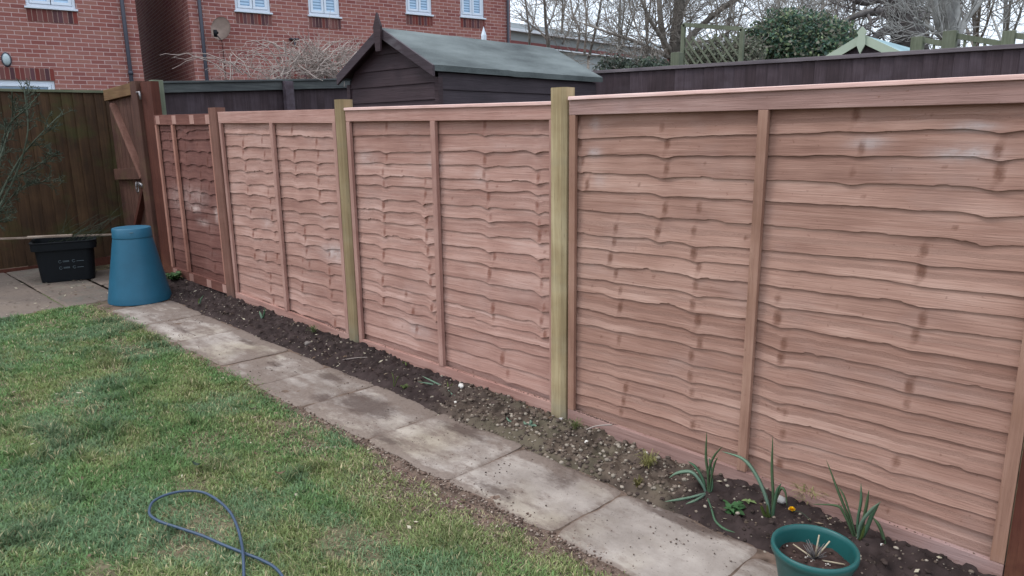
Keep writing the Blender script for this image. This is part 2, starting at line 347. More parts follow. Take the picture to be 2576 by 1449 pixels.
def mat_ground():
    m, n = newmat('earth'); f = n.noise(n.co((3, 3, 3)), 1, 8, .65); col = n.ramp(f, [(.35, lin(48, 40, 32)), (.65, lin(86, 76, 56))]); n.fin(col, .95, .1); n.bump(f, .6, .03); return m
M['ground'] = mat_ground()
def mat_hall(): 
    m, n = newmat('hall_roof'); f = n.noise(n.co((.2, .06, .6)), 1, 4, .6); col = n.ramp(f, [(.35, lin(134, 140, 140)), (.65, lin(176, 180, 180))]); n.fin(col, .7, .2); return m
M['hall'] = mat_hall()
M['hall_red'] = plain('hall_red', lin(120, 70, 68), .7, .2, .2, 1)
M['hall_white'] = plain('hall_white', lin(226, 228, 232), .5, .3, .05, 1)

# ================================================================== SETTING
rng = np.random.RandomState(7)
xs = np.unique(np.concatenate([np.linspace(-400, -20, 12), np.linspace(-20, 12, 60), np.linspace(12, 400, 12)]))
ys = np.unique(np.concatenate([np.linspace(-400, -12, 10), np.linspace(-12, 12, 40), np.linspace(12, 400, 12)]))
X, Y = np.meshgrid(xs, ys, indexing='ij')
mb = MB(); mb.grid(X, Y, gz(X)-.06-.04*(X < -20), flip=False); struct('ground', mb, M['ground'], True)

# lawn base ------------------------------------------------------------
def lawn_edge(x):   # path-side border of the lawn
    return -.862-.09*(fbm(x*3.2, x*0, 3, 4)-.42)-.05*sst(.3, .9, x)-.07*np.exp(-((x+.25)/.4)**2)
def soilness(x, y):
    e = lawn_edge(x)
    near = sst(.42, .0, (e-y))*(.2+1.0*np.exp(-((x-.15)/.75)**2))                 # worn strip beside the path
    pat = sst(.54, .74, fbm(x*2.3+5, y*3.4, 11, 4))*.75
    return np.clip(near*(.1+1.3*fbm(x*6, y*8, 5, 4))+pat*.8, 0, 1)
X, Y = np.meshgrid(np.arange(-5.6, 2.4, .016), np.arange(-4.2, -.76, .016), indexing='ij')
Z = gz(X)-.012+.03*(fbm(X*1.5, Y*1.5, 21, 3)-.5)+.012*fbm(X*14, Y*14, 8, 3)
s_ = soilness(X, Y)[..., None]; n_ = fbm(X*9, Y*9, 4, 4)[..., None]
C = (1-s_)*(np.array(lin(92, 100, 66)[:3])*(.6+.8*n_))+s_*(np.array(lin(112, 92, 82)[:3])*(.5+1.*n_))
mb = MB(); mb.grid(X, Y, Z, C); struct('lawn_soil', mb, M['soil'], True)
def lawn_z(x, y): return gz(x)-.012+.03*(fbm(x*1.5, y*1.5, 21, 3)-.5)+.012*fbm(x*14, y*14, 8, 3)

# grass ----------------------------------------------------------------
def grass(N, xr, yr, cut, seed, wmul=1., lmul=1.):
    r = np.random.RandomState(seed); x = r.uniform(*xr, N); y = r.uniform(*yr, N)
    k = cut(x, y, r); x = x[k]; y = y[k]; n = len(x)
    dist = np.hypot(x-CAM[0], y-CAM[1])
    tuft = sst(.60, .74, fbm(x*5.1+9, y*5.1, 31, 3))
    Ln = (.010+.018*r.rand(n)+.040*tuft*r.rand(n)+.014*vn(x*24, y*24, 8))*lmul*(1-.4*soilness(x, y)); wd = (.0009+.0016*r.rand(n)**2)*(1+dist*.20)*wmul
    a = r.rand(n)*2*pi; flow = 6.28*fbm(x*.9, y*.9, 77, 2)*2
    lx = np.cos(a)*.7+np.cos(flow)*.22; ly = np.sin(a)*.7+np.sin(flow)*.22; lean = (.6+1.1*r.rand(n))
    z = lawn_z(x, y)-.003
    px, py = -ly, lx; q = np.hypot(px, py)+1e-6; px, py = px/q*wd, py/q*wd
    up = np.sqrt(np.maximum(.15, 1-(lean*.7)**2*(lx**2+ly**2)))
    b = np.stack([x, y, z], -1); w3 = np.stack([px, py, 0*px], -1)
    mid = b+np.stack([lx*lean*Ln*.35, ly*lean*Ln*.35, Ln*.6*up], -1); tip = b+np.stack([lx*lean*Ln*.95, ly*lean*Ln*.95, Ln*.95*up], -1)
    V = np.stack([b-w3, b+w3, mid+w3*.8, mid-w3*.8, tip], 1).reshape(-1, 3)
    i = np.arange(n)*5
    loops = np.stack([i, i+1, i+2, i+3, i+3, i+2, i+4], -1).ravel(); starts = np.stack([np.arange(n)*7, np.arange(n)*7+4], -1).ravel()
    ca, cb, cc, cd_ = [np.array(lin(*c)[:3]) for c in ((108, 136, 84), (140, 146, 94), (114, 138, 104), (176, 164, 128))]
    p1 = sst(.40, .66, fbm(x*3.3, y*4.3, 51, 4)+.2*(r.rand(n)-.5)+.10*sst(-.9, .2, x))[:, None]; p2 = sst(.45, .66, fbm(x*2.3+20, y*3.6, 61, 4)+.2*(r.rand(n)-.5))[:, None]
    c = ca*(1-p1*.75)+cb*p1*.75; c = c*(1-p2*.8)+cc*p2*.8
    c = c*(1-.28*tuft)[:, None]
    dry = ((r.rand(n) < .06+.22*soilness(x, y)+.07*p1[:, 0]))[:, None]; c = np.where(dry, cd_, c)*(.62+.76*r.rand(n))[:, None]
    c = c*(.80+.22*fbm(x*2.4, y*3.6, 91, 3)+.34*fbm(x*13, y*17, 93, 3))[:, None]
    return V, (loops, starts), np.repeat(c, 5, 0)
def inview(x, y, m=.38):
    d = np.stack([x-CAM[0], y-CAM[1], 0*x-CAM[2]], -1); zc = d@FW; u = (d@RT)/zc; v = (d@UP)/zc
    return (zc > .5) & (abs(u) < .723+m) & (v > -.407-m) & (v < .5)
def patio_edge(x, y): return (x+4.86)*1.0-(y+1.25)*(-.0)        # grass starts right of this line
def cutA(x, y, r):
    k = inview(x, y); e = lawn_edge(x)+.05*(r.rand(len(x))-.5)+.05*(fbm(x*9,x*0+2,55,3)-.5)
    k &= y < e; k &= x > -4.80-.12*(fbm(y*4, y*0, 9, 2)-.5)
    dist = np.hypot(x-CAM[0], y-CAM[1]); k &= r.rand(len(x)) < np.clip(1.5-dist*.13, .42, 1)
    k &= r.rand(len(x)) > soilness(x, y)*.93; k &= r.rand(len(x)) < .45+.9*fbm(x*16, y*16, 88, 2)
    return k
V1, F1, C1 = grass(620000, (-5.1, 1.6), (-3.4, -.72), cutA, 5)
me = mkmesh('grass', V1, F1, C1, M['grassy'], False); go = bpy.data.objects.new('grass', me); COL.objects.link(go)
tag(go, 'short patchy green lawn grass beside the stone path', 'grass', kind='stuff')

# path of riven slabs ---------------------------------------------------
pj = [-4.40, -3.72, -3.07, -2.30, -1.80, -1.285, -.64, .0, .65, 1.30, 1.95]
mb = MB()
for i, (a, b) in enumerate(zip(pj[:-1], pj[1:])):
    rs = np.random.RandomState(i+40); nx = int((b-a)/.016); ny = 34
    y0, y1 = -.36+rs.uniform(-.015, .015), -.885+rs.uniform(-.015, .01)
    if i == 9: y0, y1 = -.42, -.97
    sk = rs.uniform(-.01, .01)+.03
    U, Vv = np.meshgrid(np.linspace(0, 1, nx), np.linspace(0, 1, ny), indexing='ij')
    g = .003
    ex = lambda t, s: .010*(fbm(t*3.3, t*0+s, s, 3)-.5)*2
    xa = a+g+ex(Vv, i*5+1); xb = b-g+ex(Vv, i*5+2); ya = y1+ex(U*1.3, i*5+3)*1.6; yb = y0+ex(U*1.3, i*5+4)*2.4
    rc = .022*((U-.5)**2*4)**4*((Vv-.5)**2*4)**4
    X = xa+(xb-xa)*U; Y = ya+(yb-ya)*Vv; X = X+sk*(Vv-1)*1.0
    X += np.sign(.5-U)*rc*.6; Y += np.sign(.5-Vv)*rc*.6
    ed = np.minimum(np.minimum(U, 1-U)*(b-a), np.minimum(Vv, 1-Vv)*.52)
    Z = gz(X)+.010+rs.uniform(-.003, .003)+.007*(fbm(X*5, Y*5, i, 4)-.5)*2-.005*np.exp(-(ed/.006)**1.2)
    dirt = .62*sst(.15, 0, yb-Y)+.34*sst(.07, 0, Y-ya)+.30*sst(.035, 0, ed)+.36*sst(.42, .62, fbm(X*2.6, Y*5, 70, 4))*sst(1.6, -.6, X)+.26*sst(.3, -1.2, X)+.10+.30*sst(.5, .72, fbm(X*3.1+4, Y*16, 72, 4))
    dark_ = .0*X+.45*sst(.06, 0, yb-Y)
    for (ax, ay, aw, ah, am) in ((-1.62, -.48, .16, .07, .6), (-1.05, -.60, .26, .13, .75), (-1.35, -.72, .1, .05, .5), (-.35, -.45, .22, .06, .6), (-2.1, -.6, .12, .04, .5), (-2.7, -.5, .2, .05, .5), (.35, -.5, .14, .10, .45), (.2, -.78, .2, .05, .5), (-3.4, -.7, .25, .04, .5), (.95, -.42, .2, .04, .6), (-.6, -.8, .2, .05, .5)):
        dark_ = dark_+am*1.7*np.exp(-(((X-ax)/aw)**2+((Y-ay)/ah)**2))
    c = np.stack([0*X+rs.rand(), dirt, np.clip(dark_, 0, 1)], -1)
    mb.grid(X, Y, Z, c, flip=False)
    for Xe, Ye, Ze in ((X[0], Y[0], Z[0]), (X[-1], Y[-1], Z[-1]), (X[:, 0], Y[:, 0], Z[:, 0]), (X[:, -1], Y[:, -1], Z[:, -1])):
        mb.grid(np.stack([Xe, Xe]), np.stack([Ye, Ye]), np.stack([Ze, Ze-.04]), np.tile([[.5, .9, 0]], (2*len(Xe), 1)))
struct('path', mb, M['paving'], True)

# joint fill under the slabs
X, Y = np.meshgrid(np.arange(-4.7, 2.4, .014), np.arange(-1.1, -.28, .014), indexing='ij')
n_ = fbm(X*26, Y*26, 14, 4)[..., None]; mb = MB(); mb.grid(X, Y, gz(X)+.000-.03*sst(-.90, -.97, Y)+.006*fbm(X*20, Y*20, 3, 3), np.array(lin(108, 91, 80)[:3])*(.3+1.4*n_)); struct('path_edge_soil', mb, M['soil'], True)

# patio in the far corner ----------------------------------------------
mb = MB()
def slab4(c4, i, dirt0):
    rs = np.random.RandomState(i+90); U, Vv = np.meshgrid(np.linspace(0, 1, 36), np.linspace(0, 1, 36), indexing='ij')
    c4 = [np.array(c[:2]) for c in c4]
    p = lambda k: c4[0][k]*(1-U)*(1-Vv)+c4[1][k]*U*(1-Vv)+c4[2][k]*U*Vv+c4[3][k]*(1-U)*Vv
    X, Y = p(0), p(1); X = X+.008*(fbm(X*6, Y*6, i, 2)-.5); Y = Y+.008*(fbm(X*6+9, Y*6, i, 2)-.5)
    ed = np.minimum(np.minimum(U, 1-U), np.minimum(Vv, 1-Vv))
    Z = gz(X)+.012+rs.uniform(-.003, .003)+.006*(fbm(X*5, Y*5, i, 3)-.5)-.012*np.exp(-ed*60)
    mb.grid(X, Y, Z, np.stack([0*X+rs.rand(), dirt0+.4*sst(.08, 0, ed), 0*X], -1))
for i in range(4):
    for j in range(4):
        x0 = -6.92+.52*i; y0 = -.62-.5*(j+1)
        slab4([(x0+.006, y0+.006), (x0+.512, y0+.006), (x0+.512, y0+.494), (x0+.006, y0+.494)], i*4+j, .74+.10*((i*3+j*5) % 3))
slab4([(-6.3, -.6), (-5.55, -.6), (-5.5, -.2), (-6.3, -.2)], 50, .85); slab4([(-5.5, -.6), (-4.9, -.6), (-4.9, -.1), (-5.48, -.1)], 51, .9)
struct('patio', mb, M['patio'], True)

# planting bed -----------------------------------------------------------
def gravelly(x, y): return sst(-1.0, -.1, x+.7*(fbm(x*5, y*7, 2, 4)-.5))*sst(1.05, .55, x+.5*(fbm(x*5, y*6, 6, 3)-.5))
def bed_z(x, y):
    e = sst(-.40, -.30, y+.035*(fbm(x*4, y*0, 33, 3)-.5)*2)
    hm = .010+.035*e+.035*sst(-.28, -.05, y)*(.4+1.0*fbm(x*1.7, y*2, 44, 2))
    lump = .042*(fbm(x*18, y*18, 12, 4)-.45)*e+.016*sst(.5, .8, vn(x*42, y*42, 5))*e
    return gz(x)+hm-.014+lump-.02*sst(-.1, .06, y)
X, Y = np.meshgrid(np.arange(-5.5, 2.35, .011), np.arange(-.47, .10, .011), indexing='ij')
Z = bed_z(X, Y); gv = gravelly(X, Y)[..., None]; n_ = fbm(X*22, Y*22, 4, 4)[..., None]; m_ = sst(.52, .68, fbm(X*5, Y*5, 24, 3))[..., None]
C = (1-gv)*(np.array(lin(58, 48, 46)[:3])*(.35+1.3*n_))+gv*(np.array(lin(88, 76, 66)[:3])*(.3+1.4*n_))
C = C*(1-.25*m_*gv)+.25*m_*gv*np.array(lin(96, 96, 74)[:3])
mb = MB(); mb.grid(X, Y, Z, C); tag(struct('planting_bed', mb, M['soil'], True))

mb = MB(); rs = np.random.RandomState(3)          # pebbles, uncountable
n = 0
while n < 4200:
    x = rs.uniform(-4.6, 2.1); y = rs.uniform(-.44, 0.0); gvv = float(gravelly(x, y))
    if rs.rand() > .16+.84*gvv: continue
    r = .002+.012*rs.rand()**3.2*(1.2 if gvv > .4 else .8); t = rs.rand(); base = np.array(lin(*[(120, 106, 94), (96, 82, 72), (150, 138, 124), (82, 70, 62)][rs.randint(4)])[:3])*(.8+.4*t)
    mb.blob((x, y, float(bed_z(x, y))+r*.2), r, n, base, 0, (1, .8, .65)); n += 1
cm = MB(); rc_ = np.random.RandomState(19)
for i in range(2400):
    x = rc_.uniform(-5.0, 2.1); y = rc_.uniform(-.43, .0); r = .003+.010*rc_.rand()**3
    cm.blob((x, y, float(bed_z(x, y))+r*.1), r, i+7, np.array(lin(62, 52, 48)[:3])*rc_.uniform(.5, 1.5)*(1+.5*float(gravelly(x, y))), 1 if r > .009 else 0, (1, .8, .55))
tag(obj('soil_clods', cm, M['soil'], None, False), 'dark clods of freshly dug soil in the bed under the fence', 'soil', kind='stuff')
o = obj('gravel', mb, M['stone'], None, True); tag(o, 'small pebbles and grit scattered over the soil strip', 'gravel', kind='stuff')
mb = MB()                                          # soil crumbs spilled on slabs, lawn edge
for n in range(3000):
    x = rs.uniform(-4.4, 1.7); t = rs.rand()**1.9
    y = -.37-.5*t if rs.rand() < .72 else -.86-.28*rs.rand()
    if y < -.88 and x < -.9: continue
    if fbm(x*3, y*4, 71, 3) < .46+.10*rs.rand(): continue
    r = .0012+.0042*rs.rand()**3.5
    mb.blob((x, y, float(gz(x))+.012), r, n, np.array(lin(88, 74, 66)[:3])*(.5+1.2*rs.rand()), 0, (1, .9, .6))
o = obj('soil_crumbs', mb, M['soil'], None, False); tag(o, 'dark crumbs of soil spilled across the paving slabs', 'soil', kind='stuff')

# ================================================================== NEW FENCE
def panel(nm, label, x0, x1, zt, zb, cols, div, bumps, mats, seed, cap=None, patches=False, rt=.095, group='new lap fence panels between the posts', notch=(), batw=.04, bmarks=()):
    """frame front faces at y=-.018; boards y .004..0.028"""
    lap, frame, batt = mats; rs = np.random.RandomState(seed)
    zT = lambda x: zt[0]+(zt[1]-zt[0])*(x-x0)/(x1-x0); zB = lambda x: zb[0]+(zb[1]-zb[0])*(x-x0)/(x1-x0)
    t = thing('lap_fence', ((x0+x1)/2, 0, min(zb)), label, 'fence', group)
    nb = len(cols[0])+1; W = x1-x0; nu = int(W/.011); xg = np.linspace(x0+.012, x1-.012, nu); u = (xg-x0)/W
    knots = np.linspace(0, 1, len(cols)); E = []
    wave0 = fbm(xg*2.4, xg*0+seed, seed, 3)-.5
    for k in range(nb-1):
        zz = [c[k] for c in cols]
        if len(zz) == 2: z = zz[0]+(zz[1]-zz[0])*u
        else:
            A = np.vander(knots, 3); co = np.linalg.solve(A, zz); z = np.polyval(co, u)
        kk = k/(nb-1); lo = .0*xg
        z = z+.005*(fbm(xg*2.6+kk*1.2, xg*0+kk*2.2, seed, 3)-.5)*2*(1-.3*kk)+.004*(fbm(xg*11, xg*0+k, seed+k, 4)-.5)*2
        for (xa, xb, k0, k1, amp, wd) in bumps:
            if k0 <= k <= k1:
                xc = xa+(xb-xa)*(k-k0)/max(1, k1-k0)+rs.uniform(-.012, .012); d = (xg-xc)/wd
                z = z-amp*rs.uniform(.45, 1.0)*np.exp(-np.abs(d)**1.3)+amp*.35*np.exp(-((xg-xc+wd*2.2)/(wd*1.6))**2)
        if k in notch or rs.rand() < .30:
            for q in range(rs.randint(3, 8)):
                a = rs.uniform(x0, x1); l_ = rs.uniform(.02, .14); z = z+np.where((xg > a) & (xg < a+l_), rs.uniform(.002, .006), 0)
        z = z+.0022*(vn(xg*60, xg*0+k, seed)-.5)
        E.append(z)
    E.append(zB(xg)+.045); zprev = zT(xg)-rt+.02
    mb = MB(); nv = 7
    for k, z in enumerate(E):
        top = zprev+(.022 if k else 0); last = (k == len(E)-1)
        yb = .005 if not last else .021; yt = .0155 if not last else .026
        v = np.linspace(0, 1, nv)[None, :]; vv = v*np.ones((nu, 1))
        Z = z[:, None]*(1-vv)+top[:, None]*vv; Xg = np.repeat(xg[:, None], nv, 1)
        wob = .005*(fbm(xg*4, xg*0+k*3.3, seed+2, 2)-.5)[:, None]
        kmask = np.zeros_like(Z); bul = np.zeros_like(Z); ctrz = (z+(zprev-z)*.5)
        for (xa, xb, k0, k1, amp, wd) in bumps:
            if k0-1 <= k <= k1:
                xc = xa+(xb-xa)*(k-k0)/max(1, k1-k0); s_ = rs.uniform(.5, 1.)*(rs.rand() > .3); xc = xc+rs.normal(0, .016); cz = np.interp(xc, xg, ctrz)+rs.uniform(-.02, .02)
                kmask += s_*np.exp(-(((Xg-xc+ .3*(Z-cz))/(.009+wd*.11))**2+((Z-cz)/(.014+.014*rs.rand()))**2))+.42*s_*np.exp(-(((Xg-xc-.25*(Z-cz))/(.010+wd*.22))**2))
                bul += amp*.30*np.exp(-(((Xg-xc)/wd)**2))*np.cos((Xg-xc)/wd*1.2)
        for q in range(2):
            if rs.rand() < .45:
                xc = rs.uniform(x0, x1); cz = np.interp(xc, xg, ctrz)+rs.uniform(-.02, .02); kmask += .8*np.exp(-(((Xg-xc)/.012)**2+((Z-cz)/.009)**2))
        Yg = yb+(yt-yb)*vv-(wob+bul)*(1-vv)**.7
        Yg = np.clip(Yg, -.004 if not last else .019, .03)
        st = np.zeros_like(Z)
        for (sx, sz, sw, sh, am) in bmarks: st += am*np.exp(-(((Xg-sx)/sw)**2+((Z-sz)/sh)**2))
        band = rs.rand() < .45
        rr = rs.uniform(.12, .88)+(.0 if not band else .22)*(sst(.45, .40, vv)-.5)
        C = np.stack([np.clip(rr+0*Z, .02, .98), np.clip(kmask, 0, 1), np.clip(st, 0, 1)], -1)
        mb.grid(Xg, Yg, Z, C, flip=True)
        # bottom lip
        Xl = np.stack([xg, xg], 1); Yl = np.stack([Yg[:, 0], Yg[:, 0]+.0065], 1); Zl = np.stack([z, z+.0005], 1)
        mb.grid(Xl, Yl, Zl, np.tile([[.3, .2, 0]], (2*nu, 1)))
        # back
        mb.grid(Xg[:, ::2], Yg[:, ::2]+.0065, Z[:, ::2], C[:, ::2])
        zprev = z
    obj('lap_boards', mb, lap, t, True)
    mb = MB(); f0, f1 = -.022, .0028
    ct = .022 if cap else 0
    def rail(za, zb_, xa, xb, r):
        mb.hexa([(xa, f0, za(xa)), (xb, f0, za(xb)), (xb, f1, za(xb)), (xa, f1, za(xa)), (xa, f0, zb_(xa)), (xb, f0, zb_(xb)), (xb, f1, zb_(xb)), (xa, f1, zb_(xa))], (r, 0, 0))
    rail(lambda x: zT(x)-rt, lambda x: zT(x)-ct, x0, x1, .6); obj('top_rail', mb, frame, t, bevel=.002)
    mb = MB(); rail(lambda x: zB(x), lambda x: zB(x)+.09, x0, x1, .45); obj('bottom_rail', mb, frame, t, bevel=.002)
    if cap:
        mb = MB(); mb.hexa([(x0, f0-.012, zT(x0)-ct), (x1, f0-.012, zT(x1)-ct), (x1, .035, zT(x1)-ct), (x0, .035, zT(x0)-ct), (x0, f0-.010, zT(x0)-.004), (x1, f0-.010, zT(x1)-.004), (x1, .035, zT(x1)), (x0, .035, zT(x0))], (.9, 0, 0)); obj('capping', mb, M['cap'], t, bevel=.003)
    for bx, wd in ((x0+.02, .04), (x0+W*div, .042), (x1-batw/2, batw)):
        mb = MB(); za = zB(bx)+.091; zc = zT(bx)-rt-.001; dz = .004 if bx == x0+W*div else 0; mb.box((bx-wd/2, f0-dz, za), (bx+wd/2, .001, zc), (rs.uniform(.3, .7), 0, 0)); obj('batten', mb, batt, t, bevel=.002)
    for bx in (x0+.03, x0+W*div, x1-.03): mb = MB(); mb.box((bx-.02, .034, min(zb)), (bx+.02, .05, min(zt)-.02)); obj('back_batten', mb, batt, t)
    if patches:
        for q, fx in enumerate((.075, .385, .70, .965)):
            xp = x0+W*fx; mb = MB(); mb.box((xp-.045, f0-.0025, zT(xp)-.088), (xp+.045 if fx < .95 else x1, f0+.002, zT(xp)-.008), (.9, 0, 0)); obj('pale_block', mb, M['batt_pink'], t)
            mb = MB(); mb.box((xp-.045, f0-.0025, zB(xp)+.006), (xp+.045 if fx < .95 else x1, f0+.002, zB(xp)+.082), (.8, 0, 0)); obj('pale_block', mb, M['batt_pink'], t)
    return t

P4L = [1.631, 1.549, 1.46, 1.375, 1.271, 1.145, 1.075, .992, .912, .837, .742, .656, .564, .475, .408, .334, .256, .194]
P4M = [1.649, 1.559, 1.459, 1.369, 1.268, 1.16, 1.084, 1.007, .924, .839, .741, .669, .584, .5, .417, .335, .259, .206]
P4R = [1.662, 1.567, 1.461, 1.372, 1.271, 1.178, 1.092, 1.016, .937, .838, .741, .665, .589, .51, .41, .325, .25, .178]
P3L = [1.656, 1.543, 1.47, 1.387, 1.32, 1.234, 1.153, 1.079, .986, .909, .81, .734, .652, .573, .501, .434, .318, .231]
P3M = [1.657, 1.555, 1.477, 1.395, 1.333, 1.236, 1.161, 1.078, .986, .899, .793, .708, .618, .543, .476, .411, .314, .221]
P3R = [1.65, 1.567, 1.479, 1.401, 1.341, 1.247, 1.178, 1.08, .992, .889, .789, .693, .6, .544, .478, .423, .292, .196]
P2L = [1.687, 1.58, 1.48, 1.369, 1.266, 1.174, 1.072, .981, .89, .803, .708, .62, .534, .453, .358, .266]
P2R = [1.64, 1.551, 1.463, 1.376, 1.269, 1.178, 1.077, .989, .907, .834, .722, .631, .519, .423, .318, .22]
P1L = [1.711, 1.621, 1.529, 1.412, 1.275, 1.156, 1.044, .956, .874, .766, .662, .538, .422, .314]
P1R = [1.721, 1.64, 1.525, 1.397, 1.27, 1.143, 1.033, .958, .86, .767, .637, .506, .389, .29]
pk = (M['lap_pink'], M['frame_pink'], M['batt_pink'])
panel('p1', 'short dark red stained fence panel with pale blocks in its rails, beside the gate post', -5.215, -3.985, (1.872, 1.856), (.250, .225), [P1L, P1R], .335,
      [(-4.55, -4.50, 0, 1, .035, .06), (-4.35, -4.38, 2, 6, .020, .05), (-4.15, -4.2, 2, 6, .018, .05), (-4.62, -4.62, 2, 7, .016, .05), (-4.95, -4.95, 2, 5, .012, .05), (-4.3, -4.25, 9, 12, .014, .06)],
      (M['lap_red'], M['frame_red'], M['batt_red']), 101, patches=True, bmarks=[(-4.55, .98, .10, .03, .7), (-4.42, .86, .10, .03, .6), (-4.1, .95, .05, .08, .6), (-4.9, 1.05, .2, .12, .35), (-4.5, 1.1, .25, .1, .3)])
panel('p2', 'pink lap fence panel between the brown post and the slimmer green post', -3.83, -2.053, (1.866, 1.838), (.181, .112), [P2L, P2R], .50,
      [(-3.47, -3.42, 1, 11, .020, .05), (-3.14, -3.05, 2, 11, .015, .04), (-2.68, -2.60, 1, 11, .019, .05), (-2.36, -2.28, 2, 15, .019, .05), (-3.3, -3.2, 10, 15, .016, .05), (-2.7, -2.75, 12, 15, .014, .05)], pk, 202, cap=None,
      bmarks=[(-2.2, .80, .15, .06, .9), (-3.2, .95, .1, .05, .4)])
panel('p3', 'pink lap fence panel in the middle, between the two green posts', -1.925, -.062, (1.846, 1.822), (.104, .079), [P3L, P3M, P3R], .487,
      [(-1.53, -1.66, 1, 14, .017, .04), (-1.16, -1.10, 5, 14, .026, .035), (-.60, -.57, 0, 13, .016, .04), (-.22, -.17, 1, 13, .024, .035), (-1.35, -1.30, 14, 16, .02, .06), (-.5, -.45, 15, 17, .02, .06)], pk, 303, cap=True, notch=(5, 6, 7, 8, 14),
      bmarks=[(-1.75, 1.5, .1, .05, .5), (-1.05, 1.48, .06, .04, .6), (-1.3, .38, .12, .05, .5), (-.65, 1.42, .05, .04, .5)])
panel('p4', 'nearest and widest tan lap fence panel at the right, behind the flower pot', .03, 2.062, (1.842, 1.836), (.074, .006), [P4L, P4M, P4R], .50,
      [(.575, .56, 0, 5, .016, .045), (.30, .36, 6, 17, .010, .04), (.76, .78, 5, 16, .014, .05), (1.44, 1.42, 0, 2, .010, .05), (1.88, 1.86, 0, 4, .014, .05), (1.70, 1.66, 5, 16, .008, .05), (1.16, 1.22, 8, 17, .016, .05), (.09, .09, 0, 3, .014, .03)],
      (M['lap_tan'], M['frame_tan'], M['batt_tan']), 404, cap=True, notch=(9, 10, 15, 16), batw=.045,
      bmarks=[(1.77, 1.575, .085, .025, 1.), (1.78, 1.665, .07, .015, .8), (1.45, 1.61, .07, .02, .6), (.17, 1.70, .03, .03, .5), (.17, 1.56, .04, .03, .6), (.2, 1.42, .04, .03, .4)])

def post(name, label, x0, x1, y0, y1, z0, z1, mat, ch=.012, group='timber fence posts'):
    mb = MB(); zs = np.linspace(z0, z1, 12); rs = np.random.RandomState(int(abs(x0)*100))
    pr = [(x0+ch, y0), (x1-ch, y0), (x1, y0+ch), (x1, y1-ch), (x1-ch, y1), (x0+ch, y1), (x0, y1-ch), (x0, y0+ch)]
    V = []; C = []
    for z in zs:
        for (a, b) in pr: V.append((a, b, z)); C.append((.5, 0, .9*max(0, 1-(z-z0-.1)/.22)))
    k = len(pr); Fc = [(i*k+j, i*k+(j+1) % k, (i+1)*k+(j+1) % k, (i+1)*k+j) for i in range(len(zs)-1) for j in range(k)]
    V2 = [(a+(x0+x1)/2*0, b, z1+.004) for a, b in pr]
    Fc.append(tuple((len(zs)-1)*k+j for j in range(k)))
    mb.add(V, Fc, C)
    o = obj(name, mb, mat, None); return tag(o, label, 'fence post', group)
post('fence_post', 'nearest thick pale green fence post with knots, left of the widest panel', -.086, .018, -.045, .06, -.08, 1.885, M['post_green'], .02)
post('fence_post', 'slimmer pale green fence post, second from the right', -2.036, -1.93, -.04, .06, 0, 1.90, M['post_olive'], .016)
post('fence_post', 'reddish brown fence post between the short dark panel and the next one', -3.983, -3.842, -.035, .06, .05, 1.905, M['post_brown'], .008)
post('fence_post', 'dark brown painted post at the right edge of the photo', 2.066, 2.22, -.03, .08, -.1, 2.02, M['post_dark'], .006)
post('gate_post', 'tall red brown post on which the garden gate latches', -5.665, -5.50, -.05, .07, .1, 2.215, M['gate'], .006, 'gate posts')
post('gate_post', 'dark brown post between the gate post and the short dark panel', -5.497, -5.22, -.01, .07, .1, 2.20, M['post_dark'], .006, 'gate posts')

# ================================================================== BACK FENCE + GATE
XB = -6.93
t = thing('back_fence', (XB, -2.2, .2), 'tall mossy brown featherboard fence across the end of the garden', 'fence')
mb = MB(); y = .36; i = 0; rs = np.random.RandomState(9)
while y > -5.0:
    z1 = 2.165+(y)*.012; z0 = .27+rs.uniform(-.006, .006); r = rs.uniform(.1, .95)
    mb.hexa([(XB-.006, y, z0), (XB+.012, y-.128, z0), (XB+.0, y-.128, z0), (XB-.012, y, z0), (XB-.006, y, z1), (XB+.012, y-.128, z1), (XB+.0, y-.128, z1), (XB-.012, y, z1)], (r, 0, 0)); y -= .113
obj('featherboards', mb, M['backfence'], t)
mb = MB(); mb.hexa([(XB-.03, .36, 2.165), (XB-.03, -5, 2.10), (XB+.03, -5, 2.10), (XB+.03, .36, 2.165), (XB-.03, .36, 2.195), (XB-.03, -5, 2.13), (XB+.03, -5, 2.13), (XB+.03, .36, 2.195)]); obj('capping_rail', mb, M['backcap'], t, bevel=.003)
mb = MB(); mb.box((XB-.02, -5, .12), (XB+.006, .36, .266)); obj('gravel_board', mb, M['post_dark'], t)

t = thing('garden_gate', (-6.1, .0, .22), 'weathered brown boarded garden gate with mossy top ledge and ring latch', 'gate')
gx0, gx1 = P(268, 240, 1, 0.)[0], -5.675
mb = MB(); k = 8
for i in range(k):
    a = gx0+.0+(gx1-gx0)*i/k; b = gx0+(gx1-gx0)*(i+1)/k-.006; zt_ = 2.165+.04*(i/k)
    mb.hexa([(a, .012, .28), (b, .012, .28), (b, .03, .28), (a, .03, .28), (a, .012, zt_), (b, .012, zt_+.004), (b, .03, zt_+.004), (a, .03, zt_)], (rng.uniform(.2, .9), 0, 0))
obj('gate_boards', mb, M['gate'], t)
def ledge(z0, z1, nm='ledge', mat='gate_ledge'):
    mb = MB(); mb.hexa([(gx0, -.03, z0), (gx1, -.03, z0+.035), (gx1, .01, z0+.035), (gx0, .01, z0), (gx0, -.03, z1), (gx1, -.03, z1+.04), (gx1, .01, z1+.04), (gx0, .01, z1)], (.8, 0, 0)); return obj(nm, mb, M[mat], t, bevel=.003)
ledge(2.055, 2.17); ledge(1.19, 1.31, mat='gate'); ledge(.42, .54, mat='gate')
